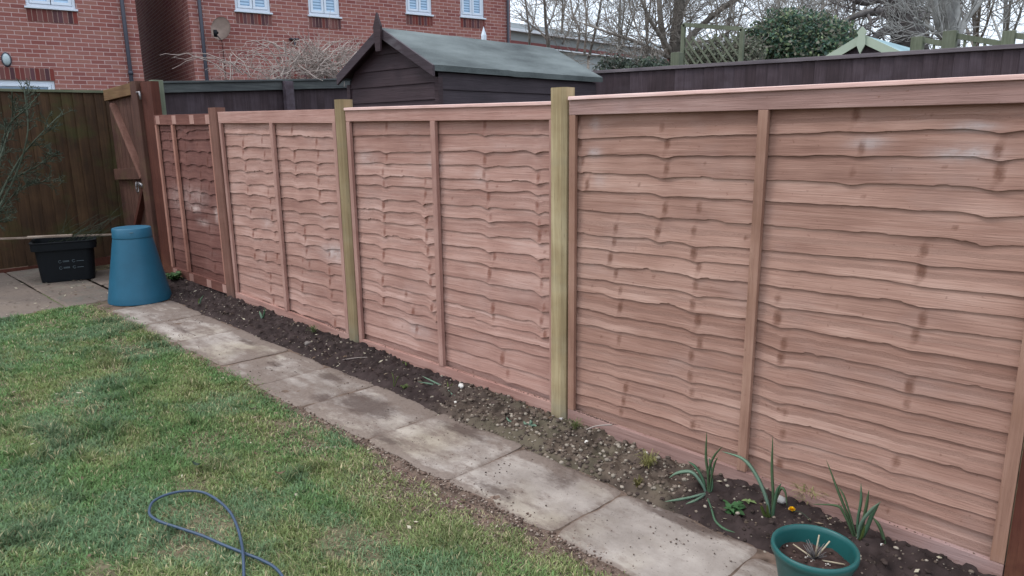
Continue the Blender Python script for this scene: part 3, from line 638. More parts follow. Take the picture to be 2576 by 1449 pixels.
mb = MB(); a = P(285, 262, 1, -.01); b = P(362, 447, 1, -.01); a[1] = b[1] = -.008; mb.beam(a, b, .045, .075, (0, -1, 0), (.7, 0, 0)); obj('brace', mb, M['post_brown'], t, bevel=.002)
mb = MB(); a = P(368, 465, 1, -.01); b = P(345, 570, 1, -.01); a[1] = b[1] = -.008; b = b+(b-a)*1.1; mb.beam(a, b, .045, .075, (0, -1, 0), (.1, 0, 0)); obj('brace', mb, M['post_dark'], t, bevel=.002)
lp = P(348, 471, 1, -.05); mb = MB(); aa = np.linspace(0, 2*pi, 25); mb.tube(np.stack([lp[0]+.045*np.cos(aa)*.5, -.06-.02*np.cos(aa), lp[2]+.055*np.sin(aa)], -1), .006, 6)
mb.tube([lp+np.array([0, .05, .03]), lp+np.array([.03, -.01, .03])], .01, 8); mb.beam(lp+np.array([.02, 0, .04]), lp+np.array([.12, 0, .02]), .02, .035); obj('latch', mb, M['metal'], t, True)
hp = P(350, 240, 1, -.05); mb = MB(); mb.tube([hp+np.array([-.05, 0, .03]), hp+np.array([.02, 0, .03]), hp+np.array([.03, 0, -.04])], .012, 8); obj('bolt', mb, M['metal'], t, True)

# ================================================================== NEIGHBOUR'S DARK FENCES + SHED
XN = -5.85
A = P(385, 208, 0, XN); B = P(865, 200, 0, XN)
t = thing('dark_back_fence', (XN, 1.6, .2), 'dark stained neighbour fence running back beside the shed, with a grey top rail', 'fence')
y0, y1 = A[1]-.03, 3.95; zl = lambda y: A[2]+(B[2]-A[2])*(y-A[1])/(B[1]-A[1])
mb = MB(); y = y0; rs = np.random.RandomState(4)
while y < y1:
    mb.hexa([(XN-.01, y, .15), (XN+.002, y+.12, .15), (XN-.012, y+.12, .15), (XN-.02, y, .15), (XN-.01, y, zl(y)-.05), (XN+.002, y+.12, zl(y)-.05), (XN-.012, y+.12, zl(y)-.05), (XN-.02, y, zl(y)-.05)], (rs.rand(), 0, 0)); y += .112
obj('boards', mb, M['neigh'], t)
def yrail(za, zb_, xa, xb, mat, nm, p): 
    mb = MB(); mb.hexa([(xa, y0, zl(y0)+za), (xb, y0, zl(y0)+za), (xb, y1, zl(y1)+za), (xa, y1, zl(y1)+za), (xa, y0, zl(y0)+zb_), (xb, y0, zl(y0)+zb_), (xb, y1, zl(y1)+zb_), (xa, y1, zl(y1)+zb_)], (.5, 0, 0)); return obj(nm, mb, mat, p, bevel=.003)
yrail(-.11, -.012, XN+.004, XN+.05, M['neigh_rail'], 'top_rail', t); yrail(-.011, .012, XN-.03, XN+.07, M['neigh_rail'], 'capping_rail', t)
yp = P(715, 220, 0, XN)[1]; 
mb = MB(); mb.box((XN+.052, yp-.055, .1), (XN+.13, yp+.055, zl(yp)-.014), (.5, 0, .3)); obj('post', mb, M['neigh'], t, bevel=.003)
mb = MB(); yq = P(388, 240, 0, XN)[1]; mb.box((XN+.052, yq-.06, .1), (XN+.15, yq+.05, zl(yq)+.02), (.5, 0, 0)); obj('post', mb, M['oldgreen'], t, bevel=.003)

YF = 4.0
A2 = P(1513, 177, 1, YF); B2 = P(2576, 110, 1, YF); zf = lambda x: A2[2]+(B2[2]-A2[2])*(x-A2[0])/(B2[0]-A2[0])
t = thing('dark_side_fence', (-1, YF, .2), 'long dark purple brown board fence with pale capping, behind the new panels', 'fence')
mb = MB(); x = XN; rs = np.random.RandomState(14)
while x < 3.2:
    r = rs.rand(); d = rs.uniform(-.003, .003)
    C8 = (r, 0, .12 if rs.rand() < .15 else 0)
    mb.hexa([(x, YF-.012+d, .1), (x+.118, YF+d, .1), (x+.118, YF+.015, .1), (x, YF+.015, .1), (x, YF-.012+d, zf(x)-.03), (x+.118, YF+d, zf(x+.118)-.03), (x+.118, YF+.015, zf(x+.118)-.03), (x, YF+.015, zf(x)-.03)], C8); x += .112
obj('boards', mb, M['neigh'], t)
mb = MB(); xa, xb = XN, 3.3; mb.hexa([(xa, YF-.035, zf(xa)-.035), (xb, YF-.035, zf(xb)-.035), (xb, YF+.04, zf(xb)-.035), (xa, YF+.04, zf(xa)-.035), (xa, YF-.035, zf(xa)), (xb, YF-.035, zf(xb)), (xb, YF+.04, zf(xb)), (xa, YF+.04, zf(xa))], (.9, 0, 0)); obj('capping_rail', mb, wood('cap_grey', lin(84, 76, 80), lin(104, 95, 98), lin(124, 114, 116), lin(60, 50, 50), lin(112, 104, 100), stain_amt=.3), t, bevel=.003)
mb = MB(); px_ = P(1704, 150, 1, YF+.1)[0]; mb.box((px_-.05, YF+.042, .1), (px_+.05, YF+.14, zf(px_)+.14)); obj('post', mb, M['oldgreen'], t, bevel=.004)

# shed ------------------------------------------------------------------
YS = 1.26
sx0, sx1 = P(870, 215, 1, YS)[0], P(1089, 215, 1, YS)[0]; sy1 = 3.52
tl_, tr_, apex = P(848, 187, 1, YS-.10), P(1091, 164, 1, YS-.10), P(951, 67, 1, YS-.10); xm = (tl_[0]+tr_[0])/2; hE = (tr_[0]-tl_[0])/2; slope = (apex[2]-(tl_[2]+tr_[2])/2)/hE; zA = apex[2]-.065; hW = (sx1-sx0)/2; sx0, sx1 = xm-hW, xm+hW; zE = zA-slope*hW; print('SHED', tl_, tr_, apex, sx0, sx1, hE)
t = thing('garden_shed', (xm, (YS+sy1)/2, .15), 'small dark brown clad garden shed with grey felt roof and pointed finial', 'shed')
mb = MB(); mb2 = MB(); rs = np.random.RandomState(6); zs = .2; zz = zA-.02
def halfw(z): return (sx1-sx0)/2 if z <= zE else (sx1-sx0)/2*max(.02, (zA-z)/(zA-zE))
z = zz-.14*15
while z < zA-.05:
    z2 = min(z+.14, zA-.02); w0, w1 = halfw(z), halfw(z2); r = rs.rand()
    for yy, sg in ((YS, -1), (sy1, 1)):
        (mb if sg < 0 else mb2).add([(xm-w0, yy+sg*.012, z), (xm+w0, yy+sg*.012, z), (xm+w1, yy, z2), (xm-w1, yy, z2), (xm-w0, yy, z), (xm+w0, yy, z)], [(0, 1, 2, 3) if sg < 0 else (3, 2, 1, 0), (4, 5, 1, 0)], (r, 0, 0))
    z = z2
obj('gable_boards', mb, M['shedwood'], t); obj('gable_boards', mb2, M['shedwood'], t)
mb = MB(); mb2 = MB(); z = zE-.02-.14*14
while z < zE-.03:
    z2 = min(z+.14, zE+.0); r = rs.rand()
    for xx, sg in ((sx1, 1), (sx0, -1)):
        (mb if sg > 0 else mb2).add([(xx+sg*.012, YS, z), (xx+sg*.012, sy1, z), (xx, sy1, z2), (xx, YS, z2), (xx, YS, z), (xx, sy1, z)], [(0, 1, 2, 3), (4, 5, 1, 0)], (r, 0, 0))
    z = z2
M['side'] = wood('shedside', lin(46, 39, 43), lin(57, 48, 53), lin(69, 60, 65), lin(40, 34, 40), axis='y', stain_amt=0., rough=.6); obj('side_boards', mb, M['side'], t); obj('side_boards', mb2, M['side'], t)
for xx in (sx0, sx1): mb = MB(); mb.box((xx-.03, YS-.02, .1), (xx+.022, YS+.03, zE-.06)); obj('corner_trim', mb, M['shedwood'], t)
ov = hE-hW-.02
def roofsheet(sg, off0, off1, ya, yb, ex, xin=0.):
    xo = xm+sg*((sx1-sx0)/2+ex); zo = zA-slope*((sx1-sx0)/2+ex); 
    return [(xm, ya, zA+off0), (xo, ya, zo+off0), (xo, yb, zo+off0), (xm, yb, zA+off0), (xm, ya, zA+off1), (xo, ya, zo+off1), (xo, yb, zo+off1), (xm, yb, zA+off1)]
mb = MB()
for sg in (-1, 1):
    ex = ov; ny = 40; nx = 12; Yq, T = np.meshgrid(np.linspace(YS-.09, sy1+.07, ny), np.linspace(0, 1, nx), indexing='ij')
    xo = xm+sg*((sx1-sx0)/2+ex); zo = zA-slope*((sx1-sx0)/2+ex)
    Xq = xm+(xo-xm)*T; Zq = zA+(zo-zA)*T+.055+.008*(fbm(Yq*2.2, T*3, 7, 3)-.5)+.004*np.exp(-((Yq-2.1)/.02)**2)
    mb.grid(Xq, Yq, Zq, flip=(sg < 0)); mb.grid(Xq[:, -1:].repeat(2, 1), Yq[:, -1:].repeat(2, 1), np.stack([Zq[:, -1], Zq[:, -1]-.05], 1))
obj('felt_roof', mb, M['felt'], t, True)
mb = MB()
for sg in (-1, 1): mb.hexa(roofsheet(sg, .02, .045, YS-.06, sy1+.05, ov-.012))
obj('roof_boards', mb, M['shedwood'], t)
for sg in (-1, 1):
    mb = MB(); a = np.array([xm, YS-.10, zA+.018]); e = (sx1-sx0)/2+ov+.02; b = np.array([xm+sg*e, YS-.10, zA+.018-slope*e]); d = (b-a)/np.linalg.norm(b-a)
    h = .078; mb.hexa([tuple(a+(0, -.012, -h*.62)), tuple(b+(0, -.012, -h*.62)), tuple(b+(0, .012, -h*.62)), tuple(a+(0, .012, -h*.62)), tuple(a+(0, -.012, h*.55)), tuple(b+(0, -.012, h*.55)), tuple(b+(0, .012, h*.55)), tuple(a+(0, .012, h*.55))], (.9, 0, 0)); obj('bargeboard', mb, wood('barge', lin(50, 40, 43), lin(62, 51, 55), lin(78, 66, 70), lin(42, 32, 34), stain_amt=.2, rough=.6), t, bevel=.003)
fz = zA+.01
mb = MB(); mb.add([(xm-.035, YS-.135, fz-.16), (xm+.035, YS-.135, fz-.16), (xm+.055, YS-.135, fz+.05), (xm, YS-.135, fz+.17), (xm-.055, YS-.135, fz+.05), (xm-.035, YS-.113, fz-.16), (xm+.035, YS-.113, fz-.16), (xm+.055, YS-.113, fz+.05), (xm, YS-.113, fz+.17), (xm-.055, YS-.113, fz+.05)],
    [(0, 1, 2, 3, 4), (9, 8, 7, 6, 5), (0, 5, 6, 1), (1, 6, 7, 2), (2, 7, 8, 3), (3, 8, 9, 4), (4, 9, 5, 0)], (.3, 0, 0)); obj('finial', mb, M['shedwood'], t, bevel=.003)

# ================================================================== HOUSES
HO = np.array([-10.8, 11.2, 0.]); HD = np.array([.2172, .9761]); HROT = math.atan2(HD[1], HD[0])
def FAC(px, py, off=0.):
    nrm = np.array([HD[1], -HD[0]]); d = FW+RT*(px-1288)/F_PX-UP*(py-724.5)/F_PX; n3 = np.array([nrm[0], nrm[1], 0])
    o = HO+n3*off; tt = ((o-CAM)@n3)/(d@n3); p = CAM+d*tt; return (p[:2]-HO[:2])@HD, p[2]
def house(label, s0, s1, wins, doors, depth=8., eave=6.6):
    cs = (s0+s1)/2; h = thing('brick_house', (HO[0]+HD[0]*cs, HO[1]+HD[1]*cs, 0), label, 'house', rotz=HROT)
    xs_ = sorted({s0, s1, *[v for w_ in wins+doors for v in (w_[0], w_[1])]}); zs_ = sorted({-.3, eave, *[v for w_ in wins+doors for v in (w_[2], w_[3])]})
    mb = MB()
    for a, b in zip(xs_[:-1], xs_[1:]):
        for c, d in zip(zs_[:-1], zs_[1:]):
            m_ = ((a+b)/2, (c+d)/2)
            if any(w_[0] < m_[0] < w_[1] and w_[2] < m_[1] < w_[3] for w_ in wins+doors): continue
            mb.add([(a-cs, 0, c), (b-cs, 0, c), (b-cs, 0, d), (a-cs, 0, d)], [(0, 1, 2, 3)])
    for (a, b, c, d) in wins+doors:
        q = [(a-cs, 0, c), (b-cs, 0, c), (b-cs, 0, d), (a-cs, 0, d), (a-cs, .12, c), (b-cs, .12, c), (b-cs, .12, d), (a-cs, .12, d)]
        mb.add(q, [(0, 4, 5, 1), (1, 5, 6, 2), (2, 6, 7, 3), (3, 7, 4, 0)])
    a, b = s0-cs, s1-cs
    mb.add([(a, 0, -.3), (a, depth, -.3), (a, depth, eave), (a, 0, eave), (a, depth/2, eave+2.6)], [(0, 3, 4, 2, 1)]); mb.add([(b, 0, -.3), (b, depth, -.3), (b, depth, eave), (b, 0, eave), (b, depth/2, eave+2.6)], [(1, 2, 4, 3, 0)])
    mb.add([(a, depth, -.3), (b, depth, -.3), (b, depth, eave), (a, depth, eave)], [(1, 0, 3, 2)])
    obj('wall', mb, M['brick'], h, local=True)
    mb = MB(); 
    for ya, yb in ((-.3, depth/2), (depth+.3, depth/2)):
        za = eave-.1; zb_ = eave+2.7
        mb.hexa([(a-.1, ya, za-.06), (b+.1, ya, za-.06), (b+.1, yb, zb_-.06), (a-.1, yb, zb_-.06), (a-.1, ya, za+.06), (b+.1, ya, za+.06), (b+.1, yb, zb_+.06), (a-.1, yb, zb_+.06)])
    obj('roof', mb, M['tiles'], h, local=True)
    rs = np.random.RandomState(int(abs(s0)*10))
    def soldier(a, b, z0, z1):
        mb = MB(); mb.box((a-cs, -.004, z0), (b-cs, .01, z1)); so = obj('soldier_course', mb, M['mortar'], h, local=True)
        mb = MB(); k = max(1, int(round((b-a)/.075))); w_ = (b-a)/k
        cl = [(112, 62, 58), (98, 66, 68), (122, 60, 54), (92, 62, 66), (118, 76, 72)]
        for i in range(k):
            x = a+w_*i-cs; c = np.array(lin(*cl[rs.randint(5)])[:3])*rs.uniform(.8, 1.15); mb.box((x+.005, -.008, z0+.004), (x+w_-.005, .004, z1-.004), c)
        o = obj('brick', mb, M['soldier'], None, local=True); o.parent = so; return so
    def window(a, b, c, d, kind='window', low=False):
        mb = MB(); f = .055; y0, y1 = .03, .09
        a_, b_ = a-cs+.002, b-cs-.002
        for lo, hi in (((a_, y0, c), (b_, y1, c+f)), ((a_, y0, d-f), (b_, y1, d)), ((a_, y0, c+f), (a_+f, y1, d-f)), ((b_-f, y0, c+f), (b_, y1, d-f))): mb.box(lo, hi)
        wo_ = obj(kind, mb, M['white'], h, local=True, bevel=.004)
        m0 = (a_+b_)/2
        for xa, xb in ((a_+f+.003, m0-.006), (m0+.006, b_-f-.003)):
            mb = MB(); g = .05; ya, yb = .016, .075; za, zb_ = c+f+.002, d-f-.002
            for lo, hi in (((xa, ya, za), (xb, yb, za+g)), ((xa, ya, zb_-g), (xb, yb, zb_)), ((xa, ya, za+g), (xa+g, yb, zb_-g)), ((xb-g, ya, za+g), (xb, yb, zb_-g))): mb.box(lo, hi)
            fr = obj('casement', mb, M['white'], None, local=True, bevel=.004); fr.parent = wo_
            mb = MB(); mb.box((xa+g, .05, za+g), (xb-g, .056, zb_-g)); gl = obj('pane', mb, M['glass'], None, local=True); gl.parent = wo_
        if not low:
            mb = MB(); mb.box((a_-.03, -.05, c-.035), (b_+.03, .03, c-.001)); si = obj('sill', mb, M['white'], None, local=True, bevel=.004); si.parent = wo_
    for (a, b, c, d) in wins:
        window(a, b, c, d); soldier(a-.01, b+.01, c-.255, c-.038)
    for (a, b, c, d) in doors:
        window(a, b, c, d, 'patio_door', True); soldier(a-.02, b+.02, d+.004, d+.22)
    return h, cs
def pipe(h, cs, s, z0=0., z1=6.5, zj=()):
    mb = MB(); mb.tube([(s-cs, -.06, z0), (s-cs, -.06, z1)], .036, 12)
    for z in zj: mb.tube([(s-cs, -.06, z-.05), (s-cs, -.06, z+.02)], .046, 12)
    return obj('downpipe', mb, M['grey_plastic'], h, True, local=True)
zl_ = FAC(130, 24)[1]
hA, cA = house('red brick house at the far left with a white window and bulkhead lamp', -16., -8.64, [(FAC(66, 20)[0], FAC(192, 29)[0], zl_+.03, zl_+1.1)], [(-12.2, FAC(137, 207)[0], .3, FAC(100, 203)[1])])
pipe(hA, cA, FAC(317, 100)[0], 0, 6.5, (FAC(323, 182)[1], 4.9))
s_, z_ = FAC(16, 150); mb = MB(); mb.blob((0, 0, 0), 1, 1); 
lamp = MB(); aa = np.linspace(0, pi/2, 8); prof = [(.062*cos(a), .05*sin(a)) for a in aa]; lamp.lathe(prof, segs=20); V = lamp.v[0]; V = np.stack([V[:, 0]+s_-cA, -V[:, 2]-.02, V[:, 1]*1.7+z_], -1); lamp.v[0] = V
lo_ = obj('bulkhead_lamp', lamp, plain('lamp_glass', lin(176, 190, 192), .3, .5, .08, 20), hA, True, local=True)
mb = MB(); mb.lathe([(.0, .0), (.075, .0), (.078, .02), (.07, .035), (.06, .035)], segs=24); V = mb.v[0]; mb.v[0] = np.stack([V[:, 0]+s_-cA, -V[:, 2], V[:, 1]*1.6+z_], -1); o = obj('lamp_rim', mb, M['grey_plastic'], None, True, local=True); o.parent = lo_
ww = []
for (xl, yl, xr, yr) in ((590, 29, 684, 38), (775, 41, 858, 48), (1020, 36, 1089, 42), (1157, 44, 1220, 50)):
    a, b = FAC(xl, yl), FAC(xr, yr); z = (a[1]+b[1])/2+.035; ww.append((a[0]+.02, b[0]-.02, z, z+1.15))
hB, cB = house('long red brick house behind the shed with four white upstairs windows', -7.70, .06, ww, [(FAC(690, 195)[0], FAC(690, 195)[0]+2.1, .3, FAC(690, 197)[1])])
pipe(hB, cB, FAC(509, 100)[0], 0, 6.5, (4.6,)); pipe(hB, cB, FAC(1279, 50)[0]-.05, 0, 6.5)
s_, z_ = FAC(737, 100); mb = MB(); mb.box((s_-cB-.09, -.14, z_-.01), (s_-cB+.09, -.001, z_+.02)); mb.tube([(s_-cB, -.09, z_-.01), (s_-cB, -.11, z_-.13), (s_-cB+.01, -.14, z_-.16)], .02, 8); obj('wall_light', mb, M['grey_plastic'], hB, True, local=True)
# satellite dish
sD, zD = FAC(558, 74, .3); t = thing('satellite_dish', (HO[0]+HD[0]*sD+HD[1]*.3, HO[1]+HD[1]*sD-HD[0]*.3, zD), 'weathered beige satellite dish on the brick wall of the long house', 'satellite dish', rotz=HROT)
mb = MB(); rr = np.linspace(0, .235, 9); mb.lathe([(r, r*r*.9) for r in rr]+[(.237, .235*.235*.9+.004), (.230, .235*.235*.9-.012)]+[(r, r*r*.9-.012) for r in rr[::-1]], segs=36)
dirn = Vector((-.62, -.75, .28)).normalized(); R3 = np.array(dirn.to_track_quat('Z', 'Y').to_matrix()); mb.v[0] = (mb.v[0]*np.array([.85, 1., 1.]))@R3.T
obj('dish', mb, plain('dish_paint', lin(132, 114, 104), .7, .2, .2, 6), t, True, local=True)
tip = np.array(dirn)*.30+np.array([0, 0, -.20]); mb = MB(); mb.tube([np.array([0, 0, -.27])*.85+np.array(dirn)*.05, tip], .010, 6); obj('feed_arm', mb, M['grey_plastic'], t, local=True)
mb = MB(); mb.tube([tip-np.array([0, 0, .06]), tip+np.array([0, 0, .07])], .035, 10); mb.tube([tip+np.array([0, 0, .03]), tip-np.array(dirn)*.08+np.array([0, 0, .05])], .03, 10); obj('receiver', mb, M['black'], t, True, local=True)
mb = MB(); mb.tube([(0, .02, 0), (.03, .16, -.03), (.03, .3, -.03)], .016, 8); obj('wall_bracket', mb, M['grey_plastic'], t, local=True)
mb = MB(); mb.tube([(0, .1, -.2), (.05, .27, -.35), (.06, .285, -1.2), (.08, .285, -2.6)], .006, 5); obj('cable', mb, M['black'], t, local=True)
# white finial of a summerhouse hidden behind the shed
fp = P(1217, 90, 1, 5.6); ft_ = P(1217, 66, 1, 5.6)[2]; mb = MB(); w_ = .032; mb.add([(fp[0]-w_, fp[1]-w_, fp[2]), (fp[0]+w_, fp[1]-w_, fp[2]), (fp[0]+w_, fp[1]+w_, fp[2]), (fp[0]-w_, fp[1]+w_, fp[2]), (fp[0], fp[1], ft_)], [(0, 1, 4), (1, 2, 4), (2, 3, 4), (3, 0, 4)]); mb.box((fp[0]-.03, fp[1]-.03, .1), (fp[0]+.03, fp[1]+.03, fp[2]-.001)); tag(obj('post_cap', mb, M['white'], None), 'small white pointed cap on a post above the shed roof', 'post cap')

# ================================================================== COMPOST BIN, TUB, POT, HOSE
bc = (-4.66, -.55); b0 = float(gz(bc[0]))+.005
t = thing('compost_bin', (bc[0], bc[1], b0), 'blue green tapered plastic compost bin in the garden corner', 'compost bin')
def zat(px, py, x, y):      # height on the vertical axis through (x, y)
    d = FW+RT*(px-1288)/F_PX-UP*(py-724.5)/F_PX; k = (np.hypot(x-CAM[0], y-CAM[1]))/np.hypot(d[0], d[1]); return CAM[2]+d[2]*k
zt_ = zat(318, 572, *bc); Hh = zt_-b0
mb = MB(); r0, r1 = .268, .165
prof = [(r0+.002, 0), (r0+.002, .02), (r0, .028)]+[(r0+(r1-r0)*(k/14)-.0*sin(k), .03+(Hh-.12)*(k/14)) for k in range(15)]
mb.lathe(prof, (bc[0], bc[1], b0), 64); obj('bin_body', mb, M['teal'], t, True)
mb = MB(); z1 = Hh-.085; mb.lathe([(r1-.008, z1-.006), (r1+.003, z1-.006), (r1+.003, z1+.0), (r1-.002, z1+.078), (r1-.006, z1+.082), (r1-.012, z1+.084), (r1-.03, z1+.080), (.0, z1+.084)], (bc[0], bc[1], b0), 64); obj('lid', mb, M['teal'], t, True)
mb = MB(); aa = np.arctan2(CAM[1]-bc[1], CAM[0]-bc[0])+np.linspace(-.05, .10, 6)-.05; mb.tube(np.stack([bc[0]+(r1+.012)*np.cos(aa), bc[1]+(r1+.012)*np.sin(aa), 0*aa+b0+z1+.052], -1), .003, 5); obj('lid_mark', mb, M['mark'], t)

# recycling tub: rounded tapered box with rim
tg = [G(104, 714, .012), G(240, 702, .012)]; ex = tg[1]-tg[0]; wL = float(np.hypot(ex[0], ex[1])); ang = math.atan2(ex[1], ex[0]); tcx = (tg[0]+tg[1])/2
nv_ = np.array([-sin(ang), cos(ang)]); dp = .40; tc_ = tcx[:2]+nv_*dp/2*(1 if nv_@(CAM[:2]-tcx[:2]) < 0 else -1); tz = float(gz(tc_[0]))+.014
t = thing('recycling_tub', (tc_[0], tc_[1], tz), 'black plastic recycling tub by the back fence, holding old branches', 'tub', rotz=ang)
def rrect(hw, hd, r, z, k=6):
    o = []
    r = r*1.7
    for cx_, cy_, a0 in ((hw-r, hd-r, 0), (-hw+r, hd-r, pi/2), (-hw+r, -hd+r, pi), (hw-r, -hd+r, 3*pi/2)):
        for i in range(k+1): a = a0+pi/2*i/k; o.append((cx_+r*cos(a), cy_+r*sin(a), z))
    return o
def loft(mb, rings):
    n = len(rings[0]); V = [p for r in rings for p in r]; Fc = [(i*n+j, i*n+(j+1) % n, (i+1)*n+(j+1) % n, (i+1)*n+j) for i in range(len(rings)-1) for j in range(n)]; return mb.add(V, Fc)
th = zat(165, 601, *tc_)-tz; hw, hd = wL/2, dp/2; mb = MB(); loft(mb, [rrect(hw-.0, hd-.0, .04, 0), rrect(hw+.02, hd+.015, .04, th-.09)]); mb.add([(x, y, .02) for x, y, z in rrect(hw-.0, hd-.0, .04, 0)], [tuple(range(28))])
loft(mb, [rrect(hw+.015, hd+.01, .04, th-.09), rrect(hw-.005, hd-.005, .04, .02)]); obj('tub_body', mb, M['black'], t, True, local=True)
mb = MB(); loft(mb, [rrect(hw+.02, hd+.015, .04, th-.09), rrect(hw+.05, hd+.04, .045, th-.085), rrect(hw+.052, hd+.042, .045, th-.02), rrect(hw+.058, hd+.048, .045, th), rrect(hw+.03, hd+.02, .04, th), rrect(hw+.022, hd+.012, .04, th-.08)]); obj('rim', mb, M['black'], t, local=True, bevel=.003)
fl = -1 if nv_@(CAM[:2]-tcx[:2]) < 0 else 1
mb = MB()
for i, (mx_, mz_) in enumerate(((-.05, .0), (.07, .0), (-.05, -.065), (.07, -.065))):
    cz_ = th*.50+mz_; yy = fl*(hd+.0125); aa = np.linspace(.6, 5.9, 12); mb.tube(np.stack([mx_+.013*np.cos(aa), 0*aa+yy, cz_+.013*np.sin(aa)], -1), .002, 4)
    for l_ in range(2 if i in (0, 2) else 1): mb.box((mx_+.025, yy-.002, cz_-.004+l_*.009-.002), (mx_+.025+(.055 if i != 1 else .065), yy+.002, cz_-.004+l_*.009+.002))
obj('recycling_symbols', mb, M['mark'], t, local=True)
# old battens lying on the tub
a = np.array([*G(20, 600)[:2], 0]); tp = tz+th
def wpt(px, py, x): p = P(px, py, 0, x); return p
a = np.array([-6.55, -1.75, tp+.035]); b = np.array([-5.75, -.35, tp+.05])
a = P(-30, 602, 0, -6.35); b = P(285, 590, 0, -6.05)
mb = MB(); mb.beam(a, b, .03, .018, c=(.5, 0, 0)); tag(obj('timber_batten', mb, M['pale_plank'], None, bevel=.002), 'long thin pale batten lying across the black tub', 'batten')
a = P(68, 596, 0, -6.2); b = P(182, 592, 0, -6.05); a[2] -= .005; mb = MB(); mb.beam(a, b, .085, .018, c=(.9, 0, 0)); tag(obj('timber_offcut', mb, M['pale_plank'], None, bevel=.002), 'short wide weathered board lying on top of the black tub', 'board')

# dry stems in the tub
rs = np.random.RandomState(8); mb = MB()
for i in range(24):
    x = rs.uniform(-.22, .25); p0 = np.array([tc_[0], tc_[1], tp-.03])+np.array([cos(ang)*x, sin(ang)*x, 0])+rs.uniform(-.08, .08, 3)*[1, 1, 0]; L_ = rs.uniform(.25, .62); d = np.array([rs.uniform(-.1, .5), rs.uniform(.1, .9), rs.uniform(.1, .7)])
    if i < 9: d = np.array([.1, .9, .75])+rs.uniform(-.15, .15, 3)
    d /= np.linalg.norm(d); s_ = np.linspace(0, 1, 8)[:, None]; pts = p0+d*L_*s_+np.array([0, 0, -.12])*s_**2*rs.rand()+rs.uniform(-.01, .01, (8, 3)); mb.tube(pts, np.linspace(.0022, .001, 8), 4)
tag(obj('dry_stems', mb, M['twig_green'], None), 'bundle of thin dry stems sticking out of the black tub', 'dry stems')

# plant pot ----------------------------------------------------------------
pc = P(2050, 1372, 2, .205); ps = G(2052, 1530)[:2]; rimr = 103/F_PX*float((pc-CAM)@FW); pz = float(gz(pc[0]))+.015; ph = pc[2]-pz
t = thing('plant_pot', (pc[0], pc[1], pz), 'dark green plastic flower pot holding bare soil and dead stalks', 'plant pot')
mb = MB(); R = rimr; mb.lathe([(0, .0), (R*.70, 0), (R*.72, .004), (R*.90, ph-.055), (R*.93, ph-.05), (R*.95, ph-.03), (R, ph-.028), (R*1.01, ph-.014), (R, ph-.002), (R*.96, ph), (R*.92, ph-.004), (R*.90, ph-.02), (R*.86, ph-.07), (R*.80, ph-.12)], pc*[1, 1, 0]+[0, 0, pz], 72); obj('pot_body', mb, M['pot'], t, True)
mb = MB(); Rr, Aa = np.meshgrid(np.linspace(0, R*.865, 24), np.linspace(0, 2*pi, 73), indexing='ij'); Xp = pc[0]+Rr*np.cos(Aa); Yp = pc[1]+Rr*np.sin(Aa); Zp = pz+ph-.068+.030*(fbm(Xp*26, Yp*26, 3, 4)-.5)+.01*np.exp(-(Rr/.05)**2)
mb.grid(Xp, Yp, Zp, (np.array(lin(66, 52, 48)[:3])*(.4+1.2*fbm(Xp*50, Yp*50, 9, 3))[..., None])); obj('potting_soil', mb, M['soil'], t, True)
mb = MB(); rs = np.random.RandomState(12)
for i in range(60):
    q = rs.uniform(0, R*.8); a = rs.rand()*6.28; mb.blob((pc[0]+q*cos(a), pc[1]+q*sin(a), pz+ph-.062), rs.uniform(.002, .006), i, np.array(lin(*[(70, 56, 50), (190, 180, 170), (96, 80, 70)][rs.randint(3)])[:3]), 0)
tag(obj('grit', mb, M['stone'], t, True), kind='stuff')
mb = MB(); ctr = np.array([pc[0], pc[1]+.01, pz+ph-.06])
for i in range(26):
    a = rs.rand()*6.28; L_ = rs.uniform(.03, .075); d = np.array([cos(a)*rs.uniform(.2, 1), sin(a)*rs.uniform(.2, 1), rs.uniform(.3, 1.2)]); d /= np.linalg.norm(d)
    mb.tube([ctr, ctr+d*L_*.5+rs.uniform(-.006, .006, 3), ctr+d*L_], [.0025, .002, .001], 5)
obj('dead_stalks', mb, M['bark_dark'], t, True); mb = MB()
for d_, L_ in (((.08, 0, 1), .10), ((.35, .2, .7), .09), ((.95, .3, .05), .10), ((-.9, .2, .15), .09)):
    d = np.array(d_); d = d/np.linalg.norm(d); mb.tube([ctr, ctr+d*L_*.5, ctr+d*L_], [.0032, .003, .0025], 6)
obj('cut_stems', mb, M['concrete_bulb'], t, True)

# hose ---------------------------------------------------------------------
hp_ = [(740, 1500), (700, 1438), (660, 1412), (610, 1392), (560, 1372), (510, 1350), (450, 1330), (405, 1315), (380, 1300), (376, 1285), (385, 1265), (410, 1250), (445, 1240), (480, 1237), (515, 1242), (550, 1262), (580, 1292), (598, 1330), (608, 1370), (613, 1410), (614, 1460), (612, 1520)]
pts = np.array([G(x, y, .018) for x, y in hp_])
def spline(p, k=8):
    out = []; q = np.vstack([2*p[0]-p[1], p, 2*p[-1]-p[-2]])
    for i in range(1, len(q)-2):
        for j in range(k):
            t_ = j/k; out.append(.5*((2*q[i])+(-q[i-1]+q[i+1])*t_+(2*q[i-1]-5*q[i]+4*q[i+1]-q[i+2])*t_**2+(-q[i-1]+3*q[i]-3*q[i+1]+q[i+2])*t_**3))
    out.append(p[-1]); return np.array(out)
sp = spline(pts); n_h = len(sp); lift = np.exp(-((np.arange(n_h)/n_h-.90)/.035)**2)*.016; sp[:, 2] += lift+.004
mb = MB(); mb.tube(sp, .0060, 10); tag(obj('garden_hose', mb, M['hose'], None, True), 'blue grey garden hose looped on the lawn', 'hose')

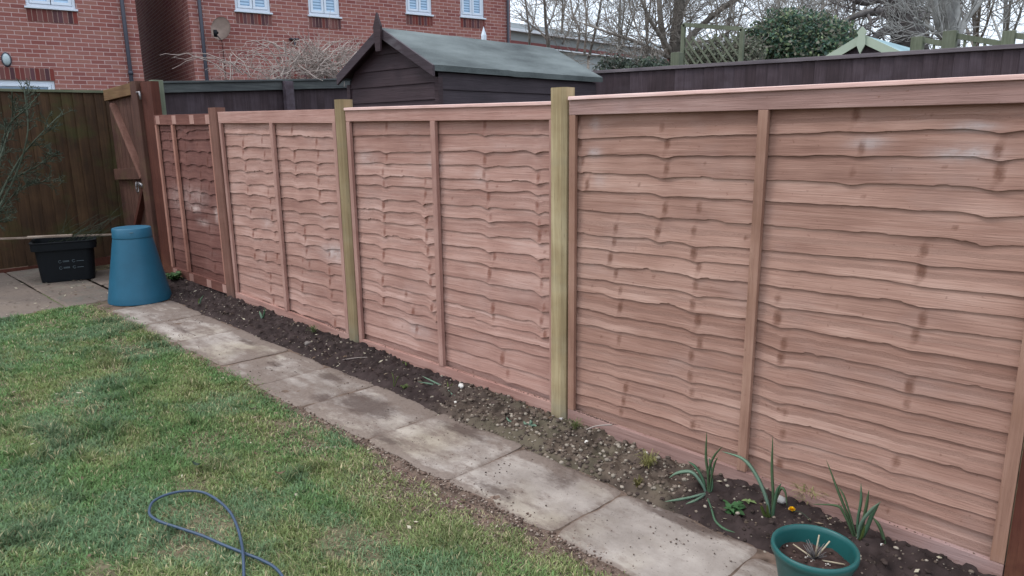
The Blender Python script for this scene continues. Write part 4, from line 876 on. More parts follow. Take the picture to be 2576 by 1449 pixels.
# ================================================================== PLANTS IN THE BED
def strap(mb, pts, w, c, fold=.25):
    """one strap leaf along pts, width profile tapering to the tip"""
    pts = spline(np.array(pts, float), 5); n = len(pts); s_ = np.linspace(0, 1, n); t_ = np.gradient(pts, axis=0); t_ /= np.linalg.norm(t_, axis=1)[:, None]
    view = CAM-pts.mean(0); side = np.cross(t_, view/np.linalg.norm(view)+np.array([.3, .2, 0])); side /= np.linalg.norm(side, axis=1)[:, None]; nr = np.cross(side, t_)
    ww_ = w*np.minimum(1, (1-s_)*3.2)**.7*(.75+.25*np.minimum(1, s_*4)); ww_ = np.maximum(ww_, .0004)
    V = np.concatenate([pts-side*ww_[:, None]/2, pts+nr*ww_[:, None]*fold, pts+side*ww_[:, None]/2, pts-nr*.0015]); f = [(i, i+1, n+i+1, n+i) for i in range(n-1)]+[(n+i, n+i+1, 2*n+i+1, 2*n+i) for i in range(n-1)]+[(2*n+i, 2*n+i+1, 3*n+i+1, 3*n+i) for i in range(n-1)]+[(3*n+i, 3*n+i+1, i+1, i) for i in range(n-1)]
    cc = np.array(c)[None]*(1+.5*(np.tile(s_, 4)[:, None]-.4)*np.array([[.3, .2, -.1]])); mb.add(V, f, cc)
GR = [lin(84, 114, 88)[:3], lin(82, 102, 72)[:3], lin(116, 140, 120)[:3], lin(100, 114, 62)[:3]]
def onb(p, x, y):
    q = G(x, y, .05)
    return q if p[2] < q[2]-.004 or p[2] < float(bed_z(p[0], min(p[1], 0)))+.004 else p
def clump(label, base, leaves, cat='daffodil', nm='daffodil_plant'):
    """leaves: lists of photo pixels, each with a small depth offset in y; standing in a plane near the base"""
    b = G(*base, .03); b[2] = float(bed_z(b[0], b[1]))-.01; mb = MB()
    for (px, dy, w, ci) in leaves:
        pts = []
        for i, (x, y) in enumerate(px):
            pts.append(onb(P(x, y, 1, b[1]+dy*(i/(len(px)-1))), x, y) if i else np.array([b[0], b[1], b[2]])+np.array([(x-base[0])*.0012, dy*.05, 0]))
        strap(mb, pts, w, GR[ci])
    o = obj(nm, mb, M['leafy'], None, True); return tag(o, label, cat, 'spring bulbs coming up along the fence')
clump('daffodil clump with long arching leaves, left of the fence divider foot', (1782, 1245),
      [([(1779, 1245), (1782, 1200), (1776, 1150), (1778, 1085)], .02, .013, 1), ([(1784, 1245), (1782, 1190), (1795, 1150), (1818, 1122)], -.01, .011, 1), ([(1786, 1245), (1790, 1200), (1798, 1165), (1806, 1150)], -.02, .010, 1),
       ([(1772, 1245), (1768, 1205), (1750, 1175), (1730, 1160)], -.03, .014, 0), ([(1774, 1245), (1765, 1215), (1740, 1188), (1705, 1190), (1683, 1202)], -.06, .018, 2),
       ([(1788, 1250), (1792, 1225), (1790, 1190), (1786, 1160), (1783, 1152)], .01, .010, 0), ([(1776, 1250), (1762, 1245), (1735, 1252), (1700, 1258), (1672, 1262)], -.12, .013, 2), ([(1776, 1255), (1790, 1280), (1800, 1310), (1822, 1330), (1850, 1340)], -.14, .012, 0), ([(1778, 1252), (1752, 1258), (1725, 1268)], -.09, .012, 2)])
clump('daffodil clump with one upright spear and one arched leaf, right of the fence divider foot', (1942, 1310),
      [([(1940, 1310), (1945, 1250), (1942, 1180), (1944, 1095)], .03, .013, 1), ([(1936, 1310), (1930, 1260), (1905, 1200), (1870, 1155), (1815, 1135)], -.02, .017, 2),
       ([(1944, 1310), (1948, 1270), (1955, 1235), (1966, 1215)], -.03, .014, 0), ([(1946, 1310), (1948, 1275), (1955, 1248), (1966, 1228), (1976, 1240), (1980, 1275)], -.01, .012, 1),
       ([(1932, 1315), (1922, 1290), (1916, 1270)], -.04, .013, 3), ([(1938, 1315), (1932, 1290), (1930, 1268)], -.05, .013, 3), ([(1940, 1315), (1926, 1300), (1918, 1285), (1912, 1272)], -.05, .012, 3)])
clump('daffodil clump with thin stiff leaves, right behind the flower pot', (2155, 1372),
      [([(2150, 1372), (2138, 1310), (2110, 1240), (2078, 1155)], .02, .011, 1), ([(2154, 1372), (2140, 1300), (2124, 1250), (2108, 1222)], .0, .008, 1), ([(2158, 1372), (2158, 1310), (2166, 1260), (2166, 1215)], .02, .012, 0),
       ([(2162, 1372), (2172, 1310), (2180, 1270), (2186, 1232)], .0, .013, 1), ([(2164, 1375), (2180, 1330), (2196, 1290), (2214, 1262)], -.03, .018, 0), ([(2158, 1375), (2165, 1320), (2190, 1285), (2216, 1262)], -.05, .014, 2),
       ([(2148, 1375), (2140, 1330), (2122, 1290), (2104, 1272), (2040, 1268)], -.03, .011, 1), ([(2160, 1378), (2168, 1350), (2176, 1320)], -.05, .013, 3)])
clump('single dark drooping daffodil leaf near the right post', (2226, 1388), [([(2226, 1388), (2222, 1350), (2210, 1320), (2192, 1298)], -.02, .014, 1)])
for lab, bx, lv in (('lone pale green bulb shoot in dark soil, by the second fence panel', (660, 808), [([(660, 808), (658, 795), (652, 782)], .0, .02, 2), ([(663, 808), (664, 792), (667, 775)], .0, .018, 0)]),
                    ('small leaning bulb shoot among soil near the compost bin', (503, 768), [([(500, 768), (505, 755), (512, 742)], .0, .016, 2), ([(502, 770), (500, 758), (503, 750)], .0, .013, 3)]),
                    ('short fresh green bulb shoot below the middle panel divider', (1018, 930), [([(1018, 930), (1015, 918), (1014, 906)], .0, .015, 3), ([(1020, 930), (1022, 918), (1019, 910)], .0, .012, 3)]),
                    ('flattened bulb leaves spread near the white stone', (1118, 980), [([(1120, 985), (1100, 965), (1060, 945)], -.05, .012, 2), ([(1120, 985), (1095, 968), (1050, 960)], -.09, .012, 2), ([(1122, 988), (1130, 975), (1140, 962)], .0, .012, 3), ([(1124, 990), (1128, 978), (1125, 958)], .0, .011, 3), ([(1122, 990), (1142, 995), (1148, 990)], -.02, .009, 2)]),
                    ('thin twisted bulb shoot by the path, below the middle panel', (990, 968), [([(990, 968), (990, 952), (985, 935)], .0, .006, 3), ([(992, 968), (998, 955), (1004, 945)], .0, .006, 3)]),
                    ('pale curled bulb shoot in the gravel left of the thick post', (1330, 1075), [([(1330, 1075), (1322, 1066), (1318, 1058)], .0, .02, 2), ([(1332, 1075), (1336, 1064), (1334, 1056)], .0, .02, 2), ([(1334, 1076), (1344, 1070), (1350, 1072)], -.02, .016, 2)]),
                    ('thin grey green bulb leaf lying towards the thick post', (1290, 1068), [([(1290, 1070), (1280, 1058), (1274, 1048)], .0, .012, 2)])):
    clump(lab, bx, lv, 'bulb shoot', 'bulb_shoot')

def weed(label, base, n, L_, w, col, seed, cat='weed', nm='weed_plant', h=.5):
    b = G(*base, .03); b[2] = float(bed_z(b[0], b[1])); rs = np.random.RandomState(seed); mb = MB()
    for i in range(n):
        a = rs.rand()*6.28; l_ = L_*rs.uniform(.5, 1.1); e = rs.uniform(.2, 1.)*h; d = np.array([cos(a), sin(a), 0]); s_ = np.linspace(0, 1, 6)
        pts = b+rs.uniform(-1, 1, 3)*[L_*.35, L_*.35, 0]+d*l_*s_[:, None]+np.array([0, 0, 1.])*(l_*e*np.sin(s_*2.2))[:, None]+[0, 0, .004]
        sd_ = np.array([-sin(a), cos(a), .2*rs.uniform(-1, 1)]); wd = w*l_/L_*np.array([.15, .5, 1, 1, .7, .1]); c = np.array(col)*rs.uniform(.6, 1.4)
        V = np.concatenate([pts-sd_*wd[:, None]/2, pts+sd_*wd[:, None]/2]); mb.add(V, [(k, k+1, 7+k, 6+k) for k in range(5)], c)
    return tag(obj(nm, mb, M['leafy'], None, True), label, cat)
weed('small dock like weed with oval leaves between the two daffodil clumps', (1838, 1285), 22, .065, .026, lin(62, 96, 58)[:3], 1)
weed('flat pale leafed seedling beside the dandelion', (1885, 1280), 6, .05, .018, lin(120, 140, 90)[:3], 2, h=.25)
weed('low leafy ground ivy at the foot of the compost bin', (440, 715), 150, .07, .045, lin(72, 100, 58)[:3], 3, 'ivy', 'ivy_plant', 1.0)
weed('dark leafy weed between the tub and the compost bin', (372, 668), 1, .05, .03, lin(60, 84, 50)[:3], 4)
weed('green mossy weed on the bed edge near the second post', (800, 818), 26, .03, .012, lin(88, 98, 56)[:3], 5, h=.8)
weed('tuft of dry yellow grass in the gravel near the big daffodils', (1630, 1185), 120, .055, .003, lin(132, 128, 78)[:3], 6, 'grass tuft', 'grass_tuft', 1.6)
weed('rusty brown moss tuft at the path edge by the gravel', (1605, 1228), 90, .025, .004, lin(104, 96, 56)[:3], 7, 'moss', 'moss_tuft', 2.)
weed('straw coloured grass tuft behind the dandelion', (2030, 1285), 130, .07, .003, lin(140, 138, 84)[:3], 8, 'grass tuft', 'grass_tuft', 1.2)
weed('green grass tuft below the thick green post', (1450, 1095), 100, .04, .003, lin(100, 108, 66)[:3], 9, 'grass tuft', 'grass_tuft', 1.4)
weed('small green weed in dark soil below the middle panel', (1020, 975), 30, .035, .012, lin(86, 100, 56)[:3], 10, h=.8)
weed('grassy weed under the second panel near the slim green post', (790, 848), 60, .05, .004, lin(84, 100, 58)[:3], 11, h=1.4)
# dandelion
b = G(2010, 1320, .03); fp = P(1992, 1283, 1, b[1]); t = thing('dandelion', (b[0], b[1], float(bed_z(b[0], b[1]))), 'yellow dandelion flower leaning over the soil behind the flower pot', 'dandelion')
mb = MB(); s0_ = P(2040, 1310, 1, b[1]-.02); mb.tube(spline(np.array([s0_, (s0_+fp)/2+[0, 0, .012], fp-[0, 0, .004]])), .0018, 6); obj('stem', mb, M['twig_green'], t)
mb = MB(); rs = np.random.RandomState(2)
for i in range(90):
    a = rs.rand()*6.28; e = rs.uniform(.1, 1.3); d = np.array([cos(a)*cos(e), sin(a)*cos(e), sin(e)]); s_ = np.array([-sin(a), cos(a), 0])*.0016; q = fp+d*.0145; mb.add([fp-s_, fp+s_, q+s_, q-s_], [(0, 1, 2, 3)])
obj('petals', mb, M['flower'], t)
# stones
for i, (lab, x, y, r, c) in enumerate((('largest white stone at the foot of the middle panel', 1161, 989, .022, (206, 200, 192)), ('pale rounded stone right beside the foot of the thick green post', 1412, 1069, .016, (176, 170, 166)),
        ('grey stone half buried in dark soil below the second post', 775, 868, .026, (120, 110, 104)), ('small white stone left of the brown clod', 1278, 1003, .012, (200, 192, 180)), ('white stone in the gravel below the widest panel', 1476, 1125, .013, (214, 206, 196)),
        ('pair of pale stones fused at the bed edge by the dark soil', 1655, 1145, .022, (164, 152, 142)), ('broken beige stone leaning on the bottom rail', 1560, 1112, .018, (168, 148, 128)), ('white pebble in the soil right of the flower pot', 2217, 1394, .008, (220, 216, 210)),
        ('grey stone behind the spear leaved daffodil', 1962, 1290, .022, (150, 146, 142)), ('small white stone just left of the largest white stone', 1146, 1012, .010, (214, 206, 196)), ('pale stone below the first grass tuft', 1625, 1152, .012, (200, 190, 178)))):
    b = G(x, y, .03); mb = MB(); mb.blob((b[0], b[1], float(bed_z(b[0], b[1]))+r*.35), r, i+5, lin(*c)[:3], 2, (1, .8, .75)); tag(obj('stone', mb, M['stone'], None, True), lab, 'stone', 'stones lying in the planting bed')
b = G(2207, 1300); 
# leaves and litter on the lawn
for i, (lab, x, y, c, L_) in enumerate((('dark green fallen leaf curled on the grass', 497, 1002*1.0+0, (40, 56, 40), .06), ('brown fallen leaf on the lawn above the hose loop', 705, 1783/1.0*.0+1160*.0+1192, (110, 86, 68), .05), ('dark dead leaf on the grass near the path', 638, 0*1+1030, (70, 60, 48), .04))):
    b = G(x if i else 495, y if i else 1170, .03); mb = MB(); s_ = np.linspace(-1, 1, 9); w_ = .28*L_*(1-s_**2)**.7; a = .6*i+.3
    ctr = np.stack([b[0]+cos(a)*s_*L_/2, b[1]+sin(a)*s_*L_/2, b[2]+.012*s_**2+.005], -1); sd_ = np.array([-sin(a), cos(a), .25]); mb.add(np.concatenate([ctr-sd_*w_[:, None]/2, ctr-[0, 0, .004], ctr+sd_*w_[:, None]/2]), [(k, k+1, 9+k+1, 9+k) for k in range(8)]+[(9+k, 10+k, 19+k, 18+k) for k in range(8)], lin(*c)[:3]); tag(obj('fallen_leaf', mb, M['leafy'], None, True), lab, 'leaf', 'dead leaves on the lawn')
mb = MB(); rs = np.random.RandomState(78)         # loose soil on the worn lawn edge
for i in range(14000):
    x, y = rs.normal(.1, .85), -.82-.42*rs.rand()**1.1
    if (y < -.93 and rs.rand() > float(soilness(x, y))*1.3) or (y > -.87 and rs.rand() < .75) or x < -3.2 or x > 1.3: continue
    r = .0014+.006*rs.rand()**3; mb.blob((x, y, max(float(lawn_z(x, y)), float(gz(x))+(.006 if y > -.93 else -.02))+.001), r, i, np.array(lin(*[(112, 92, 82), (84, 68, 60), (146, 130, 118)][rs.randint(3)])[:3])*rs.uniform(.6, 1.3), 0, (1, .9, .7))
for (xa, xb, n_) in ((.05, .35, 160), (-.45, -.12, 60), (-1.7, -.5, 60), (-2.35, -2.1, 90), (1.1, 2.0, 40)):
    for i in range(n_):
        x = rs.uniform(xa, xb); zb_ = (.074-.0335*(x-.03)) if x > 0 else ((.104-.0134*(x+1.925)) if x > -1.93 else (.181-.039*(x+3.83)))
        r = .0012+.004*rs.rand()**3; mb.blob((x, rs.uniform(-.02, -.006), zb_+.0915), r, i, np.array(lin(96, 78, 68)[:3])*rs.uniform(.6, 1.3), 0, (1, .9, .7))
tag(obj('loose_soil', mb, M['soil'], None), 'brown crumbly soil on the worn lawn edge beside the near slabs', 'soil', kind='stuff')
mb = MB(); rs = np.random.RandomState(77)         # leaf litter
for i in range(900):
    if rs.rand() < .2: x, y = rs.uniform(-6.4, -4.7), rs.uniform(-1.6, -.1); z = float(gz(x))+.02
    elif rs.rand() < .6: x, y = rs.uniform(-4.6, .6), -.9-1.9*rs.rand(); z = float(lawn_z(x, y))+.012
    else: x, y = rs.uniform(-5, 1.9), rs.uniform(-.5, -.02); z = float(bed_z(x, y))+.004
    if not inview(np.array([x]), np.array([y]))[0]: continue
    L_ = rs.uniform(.006, .022); a = rs.rand()*6.28; d = np.array([cos(a), sin(a), rs.uniform(-.3, .3)])*L_; e = np.array([-sin(a), cos(a), rs.uniform(-.4, .4)])*L_*rs.uniform(.2, .5); p = np.array([x, y, z])
    mb.add([p-d, p+e, p+d, p-e], [(0, 1, 2, 3)], np.array(lin(*[(150, 132, 110), (112, 90, 72), (196, 184, 160), (88, 74, 62)][rs.randint(4)])[:3]))
tag(obj('leaf_litter', mb, M['leafy'], None), 'bits of dead leaf and straw scattered over lawn and soil', 'leaf litter', kind='stuff')
# twig lying on soil
a = G(860, 905, .045); b = G(955, 900, .05); mb = MB(); mb.tube(spline(np.array([a, (a+b)/2+[0, 0, .01], b])), .003, 5); tag(obj('twig', mb, M['twig_pale'], None), 'long thin dead twig lying on the soil by the slim post', 'twig')
a = G(1455, 1090, .05); b = P(1540, 1068, 1, -.06); mb = MB(); mb.tube(spline(np.array([a, (a+b)/2+[0, 0, .015], b])), .004, 5); tag(obj('twig', mb, M['twig_pale'], None), 'crooked dead twig sticking up at the widest panel foot', 'twig')

# ================================================================== SHRUB, CLIMBER, TREES
def wander(p, d, L_, n, rs, wig=.25, up=.0):
    pts = [np.array(p, float)]; d = np.array(d, float); d /= np.linalg.norm(d)
    for i in range(n):
        d = d+rs.normal(0, wig, 3)/math.sqrt(n)*1.6+np.array([0, 0, up/n]); d /= np.linalg.norm(d); pts.append(pts[-1]+d*L_/n)
    return np.array(pts), d
def branch(mb, p, d, L_, r, lev, rs, nch=6, wig=.3, up=.25, ratio=.62, minr=.004, ang=(.45, 1.0), start=.2, sides=5):
    n = 8 if lev > 1 else (5 if lev == 1 else 4); pts, dd = wander(p, d, L_, n, rs, wig, up)
    mb.tube(pts, np.maximum(np.linspace(r, r*.35, n+1), minr*.7), sides if lev > 1 else (4 if lev == 1 else 3), caps=False)
    if lev <= 0: return
    for c in range(nch):
        t_ = start+(1-start)*(c+rs.rand())/nch; i = min(n-1, int(t_*n)); f = t_*n-i; q = pts[i]*(1-f)+pts[i+1]*f; td = pts[i+1]-pts[i]; td /= np.linalg.norm(td)
        o = rs.normal(0, 1, 3); o -= td*(o@td); o /= np.linalg.norm(o); a = rs.uniform(*ang); nd = td*cos(a)+o*sin(a)
        branch(mb, q, nd, L_*ratio*rs.uniform(.7, 1.15)*(1.1-.5*t_), max(minr, r*.5*(1-.4*t_)), lev-1, rs, nch, wig, up, ratio, minr, ang, start, sides)
def limbs(mb, ls, Y, r0, r1, rs, sub=None, **k):
    for px, ra, rb in ls:
        pts = spline(np.array([P(x, y, 1, Y+dy) for (x, y, dy) in px]), 5); n = len(pts); mb.tube(pts, np.linspace(ra, rb, n), 9)
        if sub:
            cnt, Ls, rr, lev = sub
            for c in range(cnt):
                i = int(n*(.15+.85*(c+rs.rand())/cnt)); i = min(n-2, i); td = pts[i+1]-pts[i]; td /= np.linalg.norm(td); o = rs.normal(0, 1, 3); o -= td*(o@td); o /= np.linalg.norm(o); a = rs.uniform(.5, 1.2)
                branch(mb, pts[i], td*cos(a)+o*sin(a), Ls*rs.uniform(.6, 1.2), rr, lev, rs, **k)

rs = np.random.RandomState(31)      # bare shrub at the left edge
mb = MB(); XSb = -5.6
for (pp, r) in (([(-60, 700), (-20, 560), (40, 440), (70, 330), (60, 220)], .014), ([(-60, 700), (-10, 520), (50, 400), (110, 330), (150, 290)], .012), ([(-60, 700), (-30, 500), (0, 400), (30, 300), (30, 230)], .012), ([(-60, 660), (0, 480), (90, 420), (150, 380)], .009), ([(-60, 640), (10, 520), (60, 470), (120, 455)], .009), ([(-60, 560), (-10, 420), (20, 320), (70, 270), (100, 235)], .010)):
    pts = np.array([P(x, y, 0, XSb+rs.uniform(-.25, .25)) for x, y in pp]); pts = spline(pts, 5); mb.tube(pts, np.linspace(r, .004, len(pts)), 6)
    for c in range(17):
        i = rs.randint(4, len(pts)-1); td = pts[i]-pts[i-1]; td /= np.linalg.norm(td); o = np.array([rs.normal(0, .7), abs(rs.normal(0, 1)), rs.normal(.1, .6)]); branch(mb, pts[i], td*.5+o*.8, rs.uniform(.08, .2), .004, 2, rs, nch=4, wig=.3, up=.3, minr=.003)
tag(obj('bare_shrub', mb, M['twig_green'], None, True), 'bare dark twiggy shrub in front of the mossy back fence', 'shrub')

rs = np.random.RandomState(17)      # dead climber over the neighbour's fence
mb = MB()
def arc(x0, y0, x1, y1, hgt, r, xx=None):
    xd = XN-.1-rs.uniform(0, .5) if xx is None else xx; a = P(x0, y0, 0, xd); b = P(x1, y1, 0, xd-rs.uniform(-.1, .5)); m_ = (a+b)/2+np.array([rs.uniform(-.1, .1), 0, hgt]); s_ = np.linspace(0, 1, 11)[:, None]; pts = a*(1-s_)**2+2*m_*s_*(1-s_)+b*s_**2; pts[1:-1] += rs.normal(0, .012, (9, 3)); mb.tube(pts, np.linspace(r, r*.35, 11), 4)
for i in range(30): arc(rs.uniform(700, 860), rs.uniform(150, 205), rs.uniform(600, 760), rs.uniform(110, 195), rs.uniform(.1, .5), rs.uniform(.006, .010))
for i in range(12): arc(rs.uniform(560, 760), rs.uniform(180, 205), rs.uniform(400, 640), rs.uniform(135, 195), rs.uniform(.1, .4), .0065)
for i in range(26): arc(rs.uniform(760, 880), rs.uniform(160, 205), rs.uniform(780, 930), rs.uniform(90, 150), rs.uniform(-.05, .3), .009)
for i in range(10): arc(rs.uniform(620, 860), 198, rs.uniform(620, 860), rs.uniform(20, 110), rs.uniform(-.2, .3), .005)
for i in range(110):
    p_ = P(rs.normal(815, 48), rs.uniform(130, 200), 0, XN-.1-rs.uniform(0, .4)); branch(mb, p_, rs.normal(0, 1, 3)*[.3, 1, .8], rs.uniform(.15, .45), .007, 1, rs, nch=5, wig=.25, up=.2, minr=.0045)
for i in range(40):
    p_ = P(rs.uniform(520, 780), rs.uniform(165, 202), 0, XN-.1-rs.uniform(0, .4)); branch(mb, p_, rs.normal(0, 1, 3)*[.3, 1, .6], rs.uniform(.15, .35), .0035, 1, rs, nch=3, wig=.22, up=.2, minr=.0025)
tag(obj('dead_climber', mb, M['twig_pale'], None), 'tangle of pale dead climber stems above the dark fence left of the shed', 'climber')

def tree(label, ls, Y, sub, mat, seed, nm='bare_tree', group='bare winter trees beyond the gardens', **k):
    rs = np.random.RandomState(seed); t_ = None
    base = P(ls[0][0][0][0], ls[0][0][0][1], 1, Y); t_ = thing(nm, (base[0], Y, .1), label, 'tree', group)
    mb = MB(); mb.tube([np.array([base[0], Y, .1]), base], [ls[0][1]*1.25, ls[0][1]], 10)
    limbs(mb, ls[:1], Y, 0, 0, rs); obj('trunk', mb, mat, t_, True)
    mb = MB(); limbs(mb, ls, Y, 0, 0, rs, sub, **k); obj('crown', mb, mat, t_, True)
    return t_
tree('many stemmed bare tree standing right of the shed roof, with a stout trunk', [
    ([(1700, 175, 0), (1698, 120, 0), (1706, 40, 0), (1716, -60, .1), (1722, -200, .2)], .12, .08), ([(1697, 150, 0), (1672, 110, 0), (1662, 50, -.2), (1655, -60, -.2)], .075, .04), ([(1702, 140, 0), (1735, 95, .2), (1775, 55, .4), (1850, 0, .5), (1960, -50, .6)], .07, .03),
    ([(1695, 140, 0), (1665, 95, -.3), (1630, 40, -.6), (1600, -40, -.8)], .05, .02), ([(1692, 150, 0), (1655, 130, -.4), (1600, 105, -.9), (1540, 85, -1.2), (1470, 60, -1.4)], .04, .015), ([(1695, 165, 0), (1660, 150, -.3), (1600, 145, -.8), (1550, 120, -1.2)], .03, .012),
    ([(1704, 150, 0), (1745, 110, -.3), (1800, 100, -.6), (1860, 60, -.8)], .04, .015), ([(1700, 60, 0), (1720, 20, .5), (1745, -30, .8)], .05, .03)], 9.0, (10, 1.1, .012, 2), M['bark'], 3, nch=6, wig=.35, up=.3, minr=.005)
tree('large dark oak with crooked limbs at the upper right', [
    ([(2292, 140, 0), (2285, 100, 0), (2275, 60, 0), (2262, 0, 0), (2250, -90, 0)], .36, .28), ([(2280, 90, 0), (2250, 78, 0), (2215, 82, -.5), (2190, 110, -1), (2180, 140, -1.2)], .13, .04), ([(2268, 28, 0), (2230, 30, -.5), (2180, 32, -1), (2130, 50, -1.6), (2100, 80, -2)], .12, .03),
    ([(2262, 10, 0), (2220, -5, -.4), (2170, 5, -.8), (2110, -20, -1.5)], .14, .05), ([(2285, 60, 0), (2315, 40, .5), (2345, 0, 1), (2380, -60, 1.4)], .12, .04), ([(2180, 32, -1), (2190, 60, -1.2), (2160, 90, -1.5)], .04, .015)], 15., (8, 1.5, .022, 2), M['bark_dark'], 5, nch=5, wig=.5, up=.1, minr=.007)
tree('pale stemmed tree with many upright shoots right of the oak', [
    ([(2395, 120, 0), (2390, 70, 0), (2375, 10, 0), (2365, -80, 0)], .13, .08), ([(2398, 130, 0), (2405, 60, .2), (2400, -40, .3)], .10, .06), ([(2392, 120, 0), (2360, 60, -.3), (2350, 0, -.5), (2330, -80, -.7)], .07, .04), ([(2400, 110, 0), (2430, 50, .3), (2470, 0, .5), (2520, -60, .8)], .07, .03), ([(2385, 110, 0), (2350, 80, -.3), (2300, 45, -.8)], .04, .02)], 12., (9, 1.3, .012, 2), M['bark_pale'], 8, nch=5, wig=.22, up=.6, minr=.006)
tree('thin bare tree nearest the brick house corner', [([(1331, 130, 0), (1332, 80, 0), (1326, 40, 0), (1318, -50, 0)], .05, .03), ([(1331, 90, 0), (1345, 45, 0), (1352, -40, 0)], .03, .018)], 20., (7, 1.3, .014, 1), M['bark'], 11, nch=6, wig=.25, up=.4, minr=.010)
tree('slim bare tree rising behind the far end of the shed roof', [([(1382, 140, 0), (1378, 100, 0), (1372, 50, 0), (1368, -60, 0)], .085, .035), ([(1375, 100, 0), (1350, 65, 0), (1325, 20, 0), (1318, -30, 0)], .03, .018), ([(1374, 70, 0), (1392, 35, 0), (1405, -20, 0)], .03, .018)], 18., (9, 1.4, .014, 1), M['bark'], 12, nch=7, wig=.28, up=.4, minr=.009)
tree('young bare tree between the shed roof end and the many stemmed tree', [([(1480, 150, 0), (1495, 90, 0), (1508, 30, 0), (1520, -60, 0)], .045, .025), ([(1450, 130, 0), (1458, 80, 0), (1440, 30, 0), (1430, -40, 0)], .04, .02), ([(1470, 140, 0), (1475, 60, 0), (1470, -40, 0)], .04, .02)], 16., (10, 1.3, .012, 1), M['bark'], 13, nch=7, wig=.28, up=.5, minr=.008)
for i, (x, Y_, lab) in enumerate(((1560, 26, 'distant bare tree seen just left of the many stemmed tree'), (1625, 30, 'distant bare tree partly hidden by the many stemmed tree'), (1830, 26, 'distant bare tree above the trellis panel'), (1950, 30, 'distant bare tree left behind the ivy bush'), (2060, 24, 'distant bare tree above the ivy bush'), (2140, 27, 'distant bare tree left of the oak'), (2330, 30, 'distant bare tree just right of the oak trunk'), (2455, 22, 'distant bare tree above the picket trellis'), (2530, 24, 'distant ivy clad bare tree at the right edge'), (1410, 30, 'distant bare tree over the shed roof end'))):
    s = lambda a, b, dy=0: (x+a, b, dy)
    tree(lab, [([s(0, 170), s(rng.uniform(-4, 4), 90), s(rng.uniform(-10, 10), 10), s(rng.uniform(-15, 15), -80)], .09, .04), ([s(0, 130), s(-20, 80, .6), s(-40, 20, 1), s(-50, -50, 1)], .04, .02), ([s(0, 120), s(22, 75, -.6), s(40, 20, -1), s(60, -40, -1)], .04, .02), ([s(0, 100), s(8, 40, -1), s(15, -40, -1.4)], .05, .03)], Y_, (6, 2.4, .016, 2), M['bark'] if i % 2 else M['bark_pale'], 60+i, nch=6, wig=.35, up=.5, minr=.009)

# leafy bushes ----------------------------------------------------------------
def leaf_cloud(blobs, n, size, cols, seed):
    rs = np.random.RandomState(seed); V = []; C = []; tot = sum(b[3]*b[4]*b[5] for b in blobs)
    for (x, y, z, a, b, c) in blobs:
        k = int(n*a*b*c/tot); d = rs.normal(0, 1, (k, 3)); d /= np.linalg.norm(d, axis=1)[:, None]; rr = rs.rand(k)**.28
        lump = .72+.5*fbm(d[:, 0]*2.3+d[:, 2]*1.7+5, d[:, 1]*2.3-d[:, 2]*1.2, seed, 3)
        p = np.array([x, y, z])+d*(rr*lump)[:, None]*[a, b, c]
        nr = d*.6+rs.normal(0, .6, (k, 3)); nr /= np.linalg.norm(nr, axis=1)[:, None]; t1 = np.cross(nr, rs.normal(0, 1, (k, 3))); t1 /= np.linalg.norm(t1, axis=1)[:, None]; t2 = np.cross(nr, t1); s_ = size*rs.uniform(.5, 1.4, k)[:, None]
        V.append(np.stack([p-t1*s_, p+t2*s_*.6, p+t1*s_, p-t2*s_*.6], 1).reshape(-1, 3))
        q = rs.randint(0, len(cols), k); cc = np.array(cols)[q]*(rs.uniform(.6, 1.35, k)*(.7+.6*fbm(p[:, 0]*3, p[:, 2]*3+p[:, 1], seed+1, 2)))[:, None]; C.append(np.repeat(cc, 4, 0))
    V = np.concatenate(V); C = np.concatenate(C); m_ = len(V)//4; return V, (np.arange(m_*4), np.arange(m_)*4), C
def bush(nm, label, cat, blobs, n, size, cols, seed, stems=60):
    x, y, z = np.mean([b[:3] for b in blobs], 0); t_ = thing(nm, (x, y, .1), label, cat)
    V, Fc, C = leaf_cloud(blobs, n, size, cols, seed); me = mkmesh('foliage', V-np.array([x, y, .1]), Fc, C, M['leafy'], False); o = bpy.data.objects.new('foliage', me); COL.objects.link(o); o.parent = t_
    rs = np.random.RandomState(seed); mb = MB()
    for b in blobs:
        mb.tube([(x, y, .1), (b[0], b[1], b[2])], [.05, .02], 6)
        for i in range(stems//len(blobs)): branch(mb, np.array(b[:3]), rs.normal(0, 1, 3)+[0, 0, .7], max(b[3], b[5])*rs.uniform(.8, 1.45), .008, 1, rs, nch=4, wig=.3, up=.4, minr=.005)
    obj('stems', mb, M['bark'], t_); return t_
YI = 9.0; c0 = P(1985, 105, 1, YI); g_ = lambda x, y, a, b, c, dy=0: (*P(x, y, 1, YI+dy), a, b, c)
IV = [lin(90, 114, 88)[:3], lin(72, 96, 78)[:3], lin(118, 130, 94)[:3], lin(66, 86, 76)[:3], lin(126, 122, 106)[:3]]
bush('ivy_bush', 'big dense green ivy bush behind the dark fence, left of the pale trimmed shed', 'bush', [g_(1985, 120, .85, .7, .62), g_(2075, 125, .55, .6, .50), g_(1905, 128, .45, .5, .36), g_(1875, 150, .3, .4, .3), g_(1990, 85, .5, .5, .34), g_(2110, 145, .35, .4, .3)], 26000, .030, IV, 21, 110)
YI = 6.0; bush('evergreen_shrub', 'low dark evergreen shrub peeping over the dark fence beside the shed', 'shrub', [g_(1545, 172, .30, .3, .20), g_(1610, 172, .35, .3, .15), g_(1650, 165, .2, .3, .12)], 2600, .022, [lin(64, 76, 64)[:3], lin(84, 92, 76)[:3], lin(54, 62, 54)[:3]], 22, 30)

